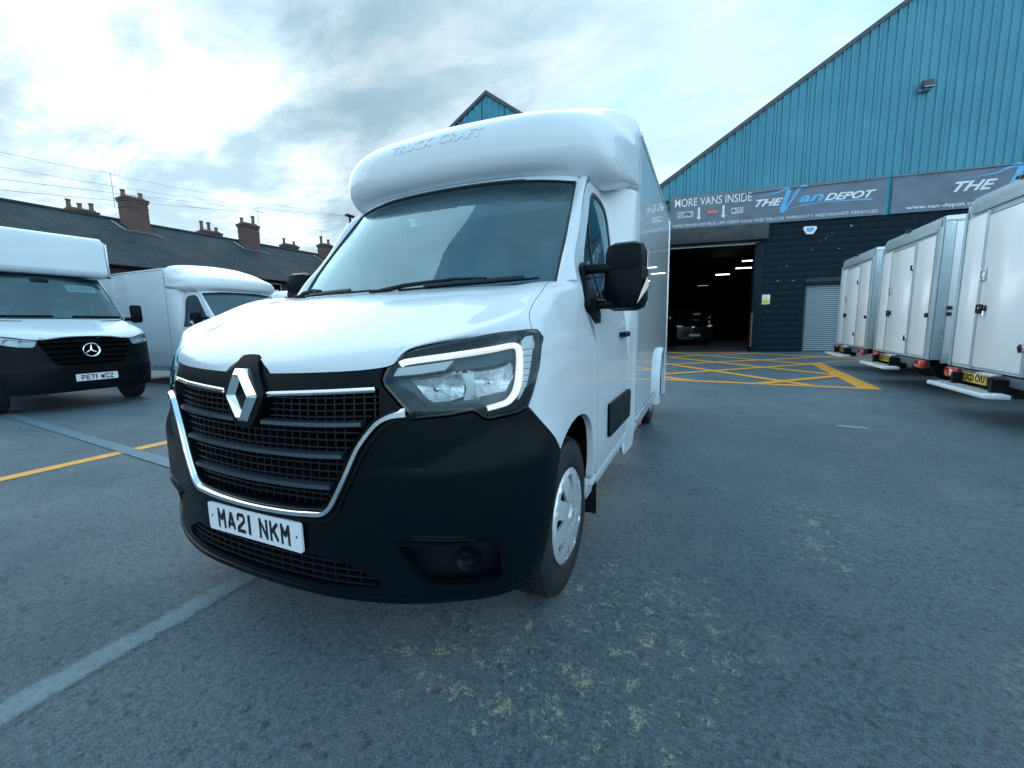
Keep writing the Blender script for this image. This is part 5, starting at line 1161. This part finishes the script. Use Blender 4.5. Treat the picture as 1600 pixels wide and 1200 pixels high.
    # fairing that fills the step between the cab and the box
    for sg in (1, -1):
        rr = []
        for z0 in (.235, .26, .32, .45, .8, 1.2, 1.5, 1.75, 1.95, 2.13):
            b = 1 if z0 > .4 else .985+.015*(z0-.235)/.165; zt = z0
            xi = float(PS(S_SIDE+2.08, max(z0, .35))[0]) - .004
            gap = 1.035-xi
            rr.append([(sg*(xi-.01), 2.075, zt), (sg*(xi+.004), 2.105, zt), (sg*(xi+gap*.55)*b, 2.19, zt-.0), (sg*1.030*b, 2.31, zt), (sg*1.036*b, 2.45, zt)])
        FP = Patch(rr); FP.flip = auto_flip(FP, 5, 3, (sg, 0, 0))
        panel('cab_fairing', FP, FP.N, [(0.0, 4), (0.0, 3), (.0, 2), (.8, 1), (2, .2), (3, 0), (9, 0), (9, 4)], GRP, T, (.25, .2), 0, .03)
    # ---- cargo box
    BL, BZ0, BZ1 = 5.38, .455, 2.560; Y0 = 2.455
    CB = MB().box((0, (Y0+BL)/2, (BZ0+BZ1)/2), (2.060, BL-Y0, BZ1-BZ0)).build('cargo_box', PANEL, T)
    for sg in (1, -1):
        bx_('side_panel', (sg*1.032, (Y0+.03+BL-.03)/2, (BZ0+.03+BZ1-.03)/2), (.006, BL-Y0-.06, BZ1-BZ0-.06), PANEL, CB)
        bx_('corner_trim', (sg*1.034, Y0+.010, (BZ0+BZ1)/2), (.012, .012, BZ1-BZ0), ALU, CB, .002)
        bx_('rear_post', (sg*1.034, BL-.022, (BZ0+BZ1)/2), (.016, .044, BZ1-BZ0), ALUL, CB, .004)
        for y in np.arange(2.75, 5.2, .28): bx_('rivet', (sg*1.043, BL-.022, BZ0+(y-2.5)*.75), (.004, .012, .012), CHROME, CB, .003)
        bx_('roof_rail', (sg*1.030, (Y0+BL)/2, BZ1+.002), (.028, BL-Y0, .036), ALUL, CB, .008)
        for k, (z0, h_) in enumerate(((.432, .036), (.388, .040), (.344, .036))): bx_('side_rail', (sg*(1.036-.010*k), (Y0+4.05)/2+.02, z0), (.018, 4.02-Y0, h_), ALUL, CB, .006)
        bx_('side_rail', (sg*1.02, (4.72+BL)/2, .40), (.02, BL-4.72, .11), ALUL, CB, .006)
        MB().box((sg*1.052, Y0+.19, .375), (.012, .055, .030), None, .005).build('side_lamp', ORANGE, CB)
        # rear wheel spat, a white hoop standing proud of the side
        m = MB(); n = 18; prof = [(.990, .02), (1.075, .02), (1.082, .045), (1.06, .055), (.990, .055)]; vs_ = []; fs = []
        pth = [(-.33, .30)]+[(.36*math.cos(a)*-1 if False else -.33*math.cos(a), .56+.33*math.sin(a)) for a in np.linspace(0, math.pi, n)]+[(.33, .30)]
        for i, (dy, zq) in enumerate(pth):
            rad = np.array((dy, zq-.5)); rad /= np.linalg.norm(rad)
            for (x, o) in prof: vs_.append((sg*x, REAR_Y+dy+rad[0]*(o-.03), zq+rad[1]*(o-.03)))
        k = len(prof)
        for i in range(len(pth)-1):
            for j in range(k): fs.append((i*k+j, i*k+(j+1) % k, (i+1)*k+(j+1) % k, (i+1)*k+j))
        m.add(vs_, fs).build('wheel_spat', PAINT_OLD, CB, True)
        a_ = [(-.31, .30)]+[(-.31*math.cos(a), .56+.31*math.sin(a)) for a in np.linspace(0, math.pi, n)]+[(.31, .30)]
        MB().prism(a_, lambda a, b: (sg*1.037, REAR_Y+a, b), (-sg*.25, 0, 0)).build('rear_wheel_recess', VOID, CB)
    bx_('roof_front_trim', (0, Y0+.012, BZ1+.002), (2.04, .02, .03), ALUL, CB, .004)
    # underside
    bx_('chassis', (0, 3.3, .40), (1.5, 4.2, .12), BLACK, T, .01)
    # ---- wheels
    for sg in (1, -1):
        for wy in (WHEEL_Y, REAR_Y): wheel(T, sg, wy, 0 if wy < 2 else .02)
    # ---- cab interior
    IN = bx_('bulkhead', (0, 2.08, 1.35), (1.72, .03, 1.35), DASH, T)
    dsh = Patch([[(x*.86, y+.13*(x*x), z) for x in (-1, -.5, 0, .5, 1)] for y, z in ((.90, 1.345), (1.02, 1.36), (1.15, 1.345), (1.25, 1.30), (1.28, 1.15), (1.26, .95))]); dsh.flip = auto_flip(dsh, 1, 2, (0, 0, 1))
    panel('dashboard', dsh, dsh.N, [(0, 0), (0, 4), (5, 4), (5, 0)], DASH, T, (.3, .3), 0, 0)
    for x in (-.50, .10, .58):
        st = MB().box((x, 1.80, 1.22), (.46, .14, .62), Matrix.Rotation(R(-10), 3, 'X'), .05).box((x, 1.55, .88), (.48, .5, .14), None, .05).build('seat', SEATM, T, True)
        MB().box((x, 1.88, 1.66), (.26, .10, .20), None, .045).build('headrest', SEATM, st, True)
    sw = MB(); pts = [(-.48+.19*math.cos(a), 1.38+.07*math.sin(a), 1.32+.17*math.sin(a)) for a in np.linspace(0, 2*math.pi, 25)]; sw.tube(pts, .014, 8, False)
    sw.box((-.48, 1.37, 1.31), (.12, .05, .09), Matrix.Rotation(R(-22), 3, 'X'), .02).box((-.48, 1.375, 1.31), (.34, .02, .03), None, .008); sw.build('steering_wheel', BLACK, T, True)
    bx_('rear_view_mirror', (0, 1.42, 1.93), (.2, .03, .06), BLACK, T, .015)
    for x in (-.45, .45): bx_('sun_visor', (x, 1.60, 1.985), (.5, .16, .02), DASH, T, .008)
    return T
def wheel(T, sg, wy, inset=0, x0=.985, r=WHEEL_R, parent=None, w_=.215):
    c = (sg*(x0-inset), wy, r)
    def lx(h): return c[0]-sg*h
    Wt = MB().lathe([(0-.0+lx(.012)-c[0], .222), (lx(.000)-c[0], .235), (lx(-.004)-c[0], .27), (lx(.0)-c[0], .305), (lx(.012)-c[0], .330), (lx(.03)-c[0], .3435), (lx(.05)-c[0], r), (lx(w_-.05)-c[0], r), (lx(w_-.02)-c[0], .336), (lx(w_)-c[0], .29), (lx(w_-.01)-c[0], .22)], 72, 'x', c)
    tyre = Wt.build('wheel', RUBBER, T, True, sharp=50)
    tr = MB(); nb = 66
    for ring, (xa, xb) in enumerate(((.036, .072), (.080, .105), (.112, .138), (.146, .182))):
        for k in range(nb):
            a = 2*math.pi*(k+.5*(ring % 2))/nb; M = Matrix.Rotation(a, 3, 'X')
            tr.box(M @ Vector((0, 0, r+.002))+Vector((lx((xa+xb)/2), c[1], c[2])), (xb-xa, 2*math.pi*r/nb*.80, .010), M)
    for k in range(nb):
        a = 2*math.pi*k/nb; M = Matrix.Rotation(a, 3, 'X'); tr.box(M @ Vector((-sg*.022, 0, r-.010))+Vector((c[0], c[1], c[2])), (.02, .012, .018), M)
    stuff(tr.build('tyre_tread', RUBBER, tyre))
    MB().lathe([(lx(.012)-c[0], .222), (lx(.022)-c[0], .205), (lx(.06)-c[0], .195), (lx(.07)-c[0], .10), (lx(.06)-c[0], .0)], 48, 'x', c).build('rim', STEEL, tyre, True)
    # cover with hollow slots: built as a polar sheet with holes
    def CS(a_, b_):   # local disc coordinates -> 3D
        a_ = np.asarray(a_, float); b_ = np.asarray(b_, float); rr = np.hypot(a_, b_)
        h = np.interp(rr, [0, .05, .07, .14, .19, .205, .214], [-.012, -.012, -.016, -.014, -.006, -.001, .008])
        return np.stack([c[0]-sg*h-0*a_, c[1]+a_, c[2]+b_], -1)
    def CN(a_, b_):
        e = 1e-3; n = np.cross(CS(a_+e, b_)-CS(a_-e, b_), CS(a_, b_+e)-CS(a_, b_-e)); n /= np.linalg.norm(n, axis=1, keepdims=True); return n*np.where(n[:, :1]*sg < 0, -1, 1)
    holes = []
    for k in range(9):
        a = 2*math.pi*(k+.3)/9
        pol = [(.118, -.10), (.150, -.13), (.185, -.155), (.192, -.05), (.192, .10), (.160, .075), (.140, .02), (.122, .03)]
        holes.append([(r_*math.cos(a+t), r_*math.sin(a+t)) for r_, t in pol])
    cov = [(.213*math.cos(t), .213*math.sin(t)) for t in np.linspace(0, 2*math.pi, 49)[:-1]]
    cv = panel('wheel_cover', CS, CN, cov, HUBCAP, tyre, .016, 0, .012, holes=holes)
    MB().lathe([(-sg*(-.018)*1, .0), (sg*.018, .030), (sg*.012, .034), (sg*.008, .034)], 24, 'x', c).build('cover_cap', HUBCAP, cv, True)
    ring = [(.046*math.cos(t), .046*math.sin(t)) for t in np.linspace(0, 2*math.pi, 33)[:-1]]
    sweep('cover_ring', CS, CN, ring, [(-.004, -.002), (-.003, .003), (.003, .003), (.004, -.002)], HUBCAP, cv, closed=True)
    return tyre
HERO = build_hero()
# ------------------------------------------------------------------ vans on the left
class Wrap:
    """front-and-side surface of a vehicle: plan curve swept up with a front and a side profile"""
    def __init__(s, plan, front, side, s_mid, sw=.06):
        p = np.array(plan, float); p = np.vstack([[(-x, y) for x, y in plan[:0:-1]], p]); L_ = np.r_[0, np.cumsum(np.linalg.norm(np.diff(p, axis=0), axis=1))]; L_ -= L_[len(plan)-1]; s.Ls = L_
        n = len(L_); h = np.diff(L_); M = np.zeros((n, n)); Rr = np.zeros((n, 2)); M[0, 0] = M[-1, -1] = 1
        for i in range(1, n-1): M[i, i-1] = h[i-1]; M[i, i] = 2*(h[i-1]+h[i]); M[i, i+1] = h[i]; Rr[i] = 6*((p[i+1]-p[i])/h[i]-(p[i]-p[i-1])/h[i-1])
        s.C = np.linalg.solve(M, Rr); s.p = p; s.f = Tab(front); s.sd = Tab(side); s.sm = s_mid; s.sw = sw
    def plan(s, u):
        L_, p, S2 = s.Ls, s.p, s.C; k = np.clip(np.searchsorted(L_, u, side='right')-1, 0, len(L_)-2); hh = (L_[k+1]-L_[k])[..., None]; a = (L_[k+1]-u)[..., None]/hh; b = 1-a
        return a*p[k]+b*p[k+1]+((a**3-a)*S2[k]+(b**3-b)*S2[k+1])*hh**2/6
    def S(s, u, z):
        u = np.asarray(u, float); z = np.asarray(z, float)+0*u; c = s.plan(u); t = s.plan(u+1e-3)-s.plan(u-1e-3); t /= np.linalg.norm(t, axis=-1, keepdims=True); n = np.stack([t[..., 1], -t[..., 0]], -1)
        w_ = 1/(1+np.exp((np.abs(u)-s.sm)/s.sw)); o = w_*s.f(z)+(1-w_)*s.sd(z); return np.concatenate([c+n*o[..., None], z[..., None]], -1)
    def N(s, u, z):
        e = 2e-3; n = np.cross(s.S(u+e, z)-s.S(u-e, z), s.S(u, z+e)-s.S(u, z-e)); return n/np.linalg.norm(n, axis=-1, keepdims=True)
def star_van():
    T = thing('box_van', 'white box van with a large star badge and slatted grille at the left edge', 'van', (-7.40, 2.49, 0), R(90))
    plan = [(0, 0), (.25, .008), (.5, .045), (.7, .12), (.85, .23), (.935, .36), (.97, .5), (.985, .75), (.99, 1.2), (.99, 1.8), (.99, 2.6)]
    wr = Wrap(plan, [(0, -.1), (.2, -.05), (.28, 0), (.5, .02), (.62, .02), (.75, 0), (1.0, -.03), (1.12, -.06), (1.2, -.11), (1.4, -.3)], [(0, -.05), (.35, -.02), (.6, 0), (.95, 0), (1.2, -.015), (1.4, -.05), (1.6, -.09), (2.0, -.13), (2.25, -.17)], .92)
    S, Nn = wr.S, wr.N; SS = wr.Ls[-1]-2.6
    def m_(p, sg): return [(sg*a, b) for a, b in p][::sg]
    gr = [(0, .70), (.36, .715), (.43, .76), (.56, 1.02), (.575, 1.10), (.54, 1.135), (0, 1.155)]
    hl = [(.575, 1.105), (.60, 1.02), (.63, 1.005), (.80, 1.02), (.98, 1.06), (1.08, 1.11), (1.10, 1.17), (1.03, 1.185), (.80, 1.15), (.60, 1.12)]
    bp = [(0, .31), (.6, .31), (.95, .315), (1.10, .33), (1.13, .55), (1.19, .68), (1.22, .74), (1.15, .95), (1.10, 1.10), (1.08, 1.10), (.98, 1.05), (.80, 1.01), (.63, .995), (.595, 1.01), (.57, 1.10), (.57, 1.12), (.54, 1.145), (0, 1.165)]
    B = panel('bumper', S, Nn, sym(bp), PLASTIC, T, .05, 0, .03, holes=[sym(gr)])
    panel('grille_backing', S, Nn, [(-.6, .66), (.6, .66), (.6, 1.17), (-.6, 1.17)], VOID, T, .1, -.07, 0)
    G = None
    for k, z in enumerate((.775, .855, .935, 1.015, 1.09)):
        e = np.interp(z, [.70, .76, 1.02, 1.10], [.37, .44, .56, .57])-.01
        for (a, b) in ([(-e, e)] if k != 9 else []): sweep('grille_slat', S, Nn, [(x, z-.012*abs(x)) for x in np.linspace(a, b, 16)], [(-.020, -.06), (-.018, .000), (.000, .008), (.012, -.004), (.014, -.06)], PLASTIC, B)
    c = S(arr([0]), arr([.945]))[0]+np.array((0, -.035, 0))
    st = MB().lathe([(0, .088), (-.012, .096), (-.016, .103), (-.010, .110), (.012, .110), (.012, .088)], 36, 'y', c, close=True)
    for k in range(3):
        a = R(90+120*k); u = Vector((math.cos(a), 0, math.sin(a))); v = Vector((-math.sin(a), 0, math.cos(a))); C0 = Vector(c)
        P_ = [C0+v*.020-u*.012, C0+u*.092+v*.002, C0+u*.092-v*.002, C0-v*.020-u*.012]; ridge = [C0+Vector((0, -.018, 0)), C0+u*.092+Vector((0, -.006, 0))]
        st.add([tuple(q) for q in P_+ridge], [(0, 1, 5, 4), (4, 5, 2, 3)])
    st.build('star_badge', CHROME, B, True, sharp=25)
    # lower grille band and plate
    sweep('bumper_groove', S, Nn, [(x, .60+.05*abs(x)) for x in np.linspace(-1.0, 1.0, 30)], [(-.010, -.01), (-.010, .012), (.010, .012), (.010, -.01)], PLASTIC, B)
    panel('lower_intake', S, Nn, rnd([(-.42, .64), (.42, .64), (.36, .70), (-.36, .70)], .02), VOID, B, .06, .003, 0)
    py = float(S(arr([0]), arr([.52]))[0][1])-.012
    pl = MB().prism(rnd([(-.26, -.0555), (.26, -.0555), (.26, .0555), (-.26, .0555)], .008), lambda a, b: (a+.02, py, .520+b), (0, .01, 0)).build('number_plate', PLATEW, T)
    plate_text('PE71 WCZ', .079, lambda x, z, o=0: (x+.02, py-.001-o, .520+z), INK, pl, thick=.2, spacing=1.2)
    for sg in (1, -1):
        H = panel('headlight', S, Nn, m_(hl, sg), LENS, T, .05, .004, 0); panel('headlight_bucket', S, Nn, m_(hl, sg), CLEARG, H, .05, -.03, 0)
        panel('headlight_rim', S, Nn, m_(hl, sg), GLOSSB, H, .05, 0, .04, holes=[m_([tuple(np.mean(hl, 0)+(np.array(q)-np.mean(hl, 0))*.94) for q in hl], sg)])
        for cs in (.72, .90): 
            q = S(arr([sg*cs]), arr([1.085]))[0]-Nn(arr([sg*cs]), arr([1.085]))[0]*.02; MB().lathe([(.03, .005), (.025, .03), (.0, .055)], 20, 'y', q).build('reflector', CHROMEF, H, True)
        sweep('daytime_light', S, Nn, [(sg*a, b) for a, b in [(.62, 1.10), (.80, 1.132), (1.0, 1.165), (1.065, 1.165), (1.06, 1.12)]], [(-.006, -.02), (-.006, -.004), (.006, -.004), (.006, -.02)], CLEARG, H)
        lw = [(1.105, 1.18), (1.105, 1.12), (1.16, .95), (1.225, .745), (1.24, .735), (1.30, .80), (1.42, .84), (1.56, .84), (1.68, .78), (1.76, .65), (1.78, .45), (1.85, .42), (1.85, 1.20), (1.4, 1.20)]
        panel('front_wing', S, Nn, m_(lw, sg), PAINT_OLD, T, .06, 0, .03)
        dr = [(1.86, .42), (2.80, .42), (2.82, 2.10), (2.70, 2.18), (2.30, 2.12), (1.80, 1.50), (1.75, 1.38), (1.86, 1.25)]; wn = [(1.88, 1.42), (2.72, 1.42), (2.72, 2.02), (2.35, 2.02), (1.92, 1.52)]
        D = panel('cab_door', S, Nn, m_(dr, sg), PAINT_OLD, T, .08, 0, .03, holes=[m_(wn, sg)]); panel('window', S, Nn, m_(wn, sg), SIDEGLASS, D, .1, -.01, 0)
        w0 = MB().lathe([(-.1, 0), (-.1, .20), (-.11, .24), (-.08, .35), (.08, .35), (.11, .24), (.1, .2), (.1, 0)], 32, 'x', (sg*.86, .95, .35)); wh = w0.build('wheel', RUBBER, T, True)
        MB().lathe([(sg*.115, .0), (sg*.12, .10), (sg*.10, .20), (sg*.115, .215)], 32, 'x', (sg*.86, .95, .35)).build('wheel_cover', HUBCAP, wh, True)
        MB().lathe([(-.1, 0), (-.1, .20), (-.11, .24), (-.08, .35), (.08, .35), (.11, .24), (.1, .2), (.1, 0)], 32, 'x', (sg*.86, 4.6, .35)).build('wheel', RUBBER, T, True)
        Mi = MB().box((sg*1.165, 1.10, 1.56), (.17, .12, .34), Matrix.Rotation(sg*R(-10), 3, 'Z'), .04).build('door_mirror', PLASTIC, T, True)
        MB().box((sg*1.03, 1.12, 1.46), (.16, .07, .07), None, .02).build('mirror_arm', PLASTIC, Mi, True)
    # bonnet: front edge, rising to the screen
    def q1(s0, z0): return tuple(S(arr([s0]), arr([z0]))[0])
    bon = Patch([[(0, float(S(arr([0]), arr([1.165]))[0][1]), 1.163), (.3, .075, 1.16), q1(.58, 1.125), q1(.85, 1.165), q1(1.06, 1.19), q1(1.18, 1.19), q1(1.20, 1.12)],
                 [(0, .20, 1.235), (.3, .21, 1.235), (.56, .25, 1.23), (.76, .32, 1.235), (.90, .42, 1.25), q1(1.30, 1.24), q1(1.32, 1.16)],
                 [(0, .50, 1.34), (.3, .505, 1.34), (.56, .53, 1.342), (.76, .58, 1.345), (.90, .65, 1.34), q1(1.55, 1.28), q1(1.56, 1.18)],
                 [(0, .86, 1.45), (.3, .87, 1.45), (.56, .89, 1.45), (.76, .94, 1.455), (.89, 1.0, 1.44), q1(1.85, 1.36), q1(1.86, 1.19)]])
    bm2 = Mir(bon, auto_flip(bon, 1.5, 1, (0, 0, 1)))
    vent = rnd([(2.55, 2.0), (2.80, 2.05), (2.86, 3.5), (2.62, 3.7), (2.5, 2.8)], .1)
    vent = [(2.58, 1.7), (2.78, 1.6), (2.86, 3.3), (2.62, 3.45)]
    bo = panel('bonnet', bm2.S, bm2.N, [(0, v) for v in np.linspace(-6, 6, 25)]+[(3, 6), (3, 4), (3, 2), (3, 0), (3, -2), (3, -4), (3, -6)], PAINT_OLD, T, (.12, .15), 0, .02, holes=[vent, mir([(a, -b) for a, b in vent])] if False else [vent, [(a, -b) for a, b in vent][::-1]])
    for sg in (1, -1): panel('bonnet_vent', bm2.S, bm2.N, [(a, sg*b) for a, b in vent][::sg], BLACK, bo, (.1, .2), -.012, 0)
    ws = Patch([[(k*.93, .90+.10*abs(k)**2.5, 1.455) for k in (-1, -.6, 0, .6, 1)], [(k*.90, 1.18+.10*abs(k)**2.5, 1.83) for k in (-1, -.6, 0, .6, 1)], [(k*.86, 1.46+.10*abs(k)**2.5, 2.20) for k in (-1, -.6, 0, .6, 1)]]); ws.flip = auto_flip(ws, 1, 2, (0, -1, .5))
    w_ = panel('windscreen', ws, ws.N, rnd([(.02, .02), (.02, 3.98), (1.98, 3.98), (1.98, .02)], .08), WSGLASS, T, (.15, .3), 0, 0)
    panel('windscreen_border', ws, ws.N, rnd([(.02, .02), (.02, 3.98), (1.98, 3.98), (1.98, .02)], .08), GLOSSB, w_, (.15, .3), -.004, .01, holes=[rnd([(.10, .10), (.10, 3.90), (1.80, 3.90), (1.80, .10)], .1)])
    sweep('wiper', ws, ws.N, [(.10, v) for v in np.linspace(.4, 1.9, 8)], [(-.01, .0), (-.01, .02), (.01, .02), (.01, .0)], BLACK, w_); sweep('wiper', ws, ws.N, [(.10, v) for v in np.linspace(2.3, 3.8, 8)], [(-.01, .0), (-.01, .02), (.01, .02), (.01, .0)], BLACK, w_)
    for sg in (1, -1):
        rows = []
        for i, z in enumerate((1.43, 1.65, 1.9, 2.1, 2.22)):
            v = [0, .52, 1.18, 1.72, 2][i]; a = ws(arr([v]), arr([4 if sg > 0 else 0]))[0]; b = S(arr([sg*(SS+1.12+.55*(z-1.43))]), arr([z]))[0]; rows.append([a, a+(b-a)*.5+np.array((sg*.012, -.016, 0)), b])
        PP = Patch(rows); PP.flip = auto_flip(PP, 2, 1, (sg, -1, 0)); panel('windscreen_pillar', PP, PP.N, [(0, 0), (4, 0), (4, 2), (0, 2)], PAINT_OLD, T, (.5, .5), 0, .01)
    # card in the window
    cd_ = ws(arr([1.45]), arr([2.98]))[0]+np.array((0, .05, 0)); MM = Matrix.Translation(cd_) @ Matrix.Rotation(R(53), 4, 'X')
    o = MB().box((0, 0, 0), (.40, .15, .004)).build('price_card', mat('pale green card', (.45, .62, .60), .5) if 'pale green card' not in MATS else MATS['pale green card'], T); o.data.transform(MM)
    text('£17,395+', .095, INK, 'price_figures', o, MM @ Matrix.Translation((0, 0, .004)), .0005, .001, .85)
    # box with the Luton over the cab
    lut = MB(); xs = .985; prof = rnd([(1.42, 2.22), (1.36, 2.30), (1.40, 2.86), (1.50, 2.95), (5.9, 2.99), (5.9, .62), (2.15, .62), (2.15, 2.22)], .07, 4)
    bm = bmesh.new(); a = [bm.verts.new((-xs, y, z)) for y, z in prof]; f = bm.faces.new(a); ex = bmesh.ops.extrude_face_region(bm, geom=[f]); bmesh.ops.translate(bm, vec=(2*xs, 0, 0), verts=[v for v in ex['geom'] if isinstance(v, bmesh.types.BMVert)])
    bmesh.ops.recalc_face_normals(bm, faces=bm.faces); eds = [e for e in bm.edges if len(e.link_faces) == 2 and e.calc_face_angle(0) > 1.2 and abs(e.verts[0].co.x-e.verts[1].co.x) < 1e-4]
    bmesh.ops.bevel(bm, geom=eds, offset=.055, segments=4, affect='EDGES'); me = bpy.data.meshes.new('cargo_box'); bm.to_mesh(me); bm.free(); me.materials.append(PAINT_OLD); me.shade_smooth(); me.set_sharp_from_angle(angle=R(40)); bo_ = bpy.data.objects.new('cargo_box', me); link(bo_, T)
    bx_('front_trim', (.96, 1.385, 2.57), (.03, .03, .55), ALUL, bo_, .01); bx_('marker_lamp', (.95, 1.40, 2.235), (.06, .04, .03), BLACK, bo_, .008)
    bx_('bulkhead', (0, 2.1, 1.4), (1.8, .04, 1.6), DASH, T); bx_('dashboard', (0, 1.18, 1.30), (1.75, .45, .25), DASH, T, .08); bx_('chassis', (0, 3.4, .48), (1.4, 4.6, .16), BLACK, T)
    for x in (-.5, .45): s_ = MB().box((x, 1.8, 1.35), (.5, .15, .65), Matrix.Rotation(R(-10), 3, 'X'), .06).build('seat', SEATM, T, True); MB().box((x, 1.87, 1.78), (.27, .1, .2), None, .05).build('headrest', SEATM, s_, True)
    MB().tube([(-.48+.2*math.cos(a), 1.40+.08*math.sin(a), 1.42+.17*math.sin(a)) for a in np.linspace(0, 2*math.pi, 25)], .015, 8, False).build('steering_wheel', BLACK, T, True)
    bx_('rear_view_mirror', (0, 1.38, 2.10), (.22, .04, .08), BLACK, T, .02)
    return T
star_van()
def simple_panel_van():
    T = thing('panel_van', 'white panel van whose roof shows between the parked box van and the big van', 'van', (-9.4, 9.75, 0), R(90))
    secs = [(0, .86, .30, .98), (.12, .95, .25, 1.10), (.75, .99, .25, 1.34), (.95, 1.0, .25, 1.42), (1.75, .93, .25, 2.35), (2.1, .94, .25, 2.50), (5.6, .97, .25, 2.52), (5.7, .93, .3, 2.42)]
    vs_ = []; fs = []; n = 28
    for y, hw, z0, z1 in secs:
        for k in range(n):
            a = 2*math.pi*(k+.5)/n; cx, sx = math.cos(a), math.sin(a); e = .34
            vs_.append((hw*math.copysign(abs(cx)**e, cx), y, (z0+z1)/2+(z1-z0)/2*math.copysign(abs(sx)**e, sx)))
    for i in range(len(secs)-1):
        for k in range(n): fs.append((i*n+k, i*n+(k+1) % n, (i+1)*n+(k+1) % n, (i+1)*n+k))
    fs += [tuple(range(n))[::-1], tuple((len(secs)-1)*n+k for k in range(n))]
    MB().add(vs_, fs).build('body', PAINT_OLD, T, True)
    for x in (-.55, -.2, .2, .55): bx_('roof_rib', (x, 3.9, 2.525), (.06, 3.2, .025), PAINT_OLD, T, .01)
    for z in (2.18, 2.28): bx_('side_rib', (-.972, 3.9, z), (.02, 3.2, .025), PAINT_OLD, T, .008)
    ws = MB(); ws.add([(-.86, .97, 1.45), (.86, .97, 1.45), (.80, 1.70, 2.28), (-.80, 1.70, 2.28)], [(0, 1, 2, 3)]); ws.build('windscreen', GLOSSB, T, fix=False)
    for x in (-.82, .82):
        for y in (.85, 4.3): MB().lathe([(-.11, 0), (-.11, .28), (-.08, .33), (.08, .33), (.11, .28), (.11, 0)], 24, 'x', (x, y, .33)).build('wheel', RUBBER, T, True)
        MB().box((x*.9, .05, .98), (.26, .12, .16), None, .03).build('headlight', CHROMEF, T, True); MB().box((x*1.35, 1.2, 1.5), (.17, .1, .3), None, .03).build('door_mirror', BLACK, T, True)
simple_panel_van()
# the second van of the same build, parked on the left
v2 = copy_tree(HERO, None, skip=('raised_letters', 'character', 'plate_screw'))
v2.location = (-6.80, 5.62, 0); v2.rotation_euler = (0, 0, R(90)); v2['label'] = 'white low-loader box van parked side on between the star badge van and the big van'
MM = Matrix.Translation((.38, 1.42, 1.78)) @ Matrix.Rotation(R(50), 4, 'X')
o = MB().box((0, 0, 0), (.40, .15, .004)).build('price_card', MATS['pale green card'], v2); o.data.transform(MM); text('£16,995', .10, INK, 'price_figures', o, MM @ Matrix.Translation((0, 0, .004)), .0005, .001, .85)
for x in (-.62, .55): MB().box((x, 1.585+.2*abs(x)-.12, 2.085), (.03, .02, .02), None, .006).build('pod_marker', BLACK, v2, True)
for ch in v2.children:
    if ch.name.startswith('roof_pod'): ch.scale = (1, 1, .82); ch.location = (0, 0, 2.16*.18)
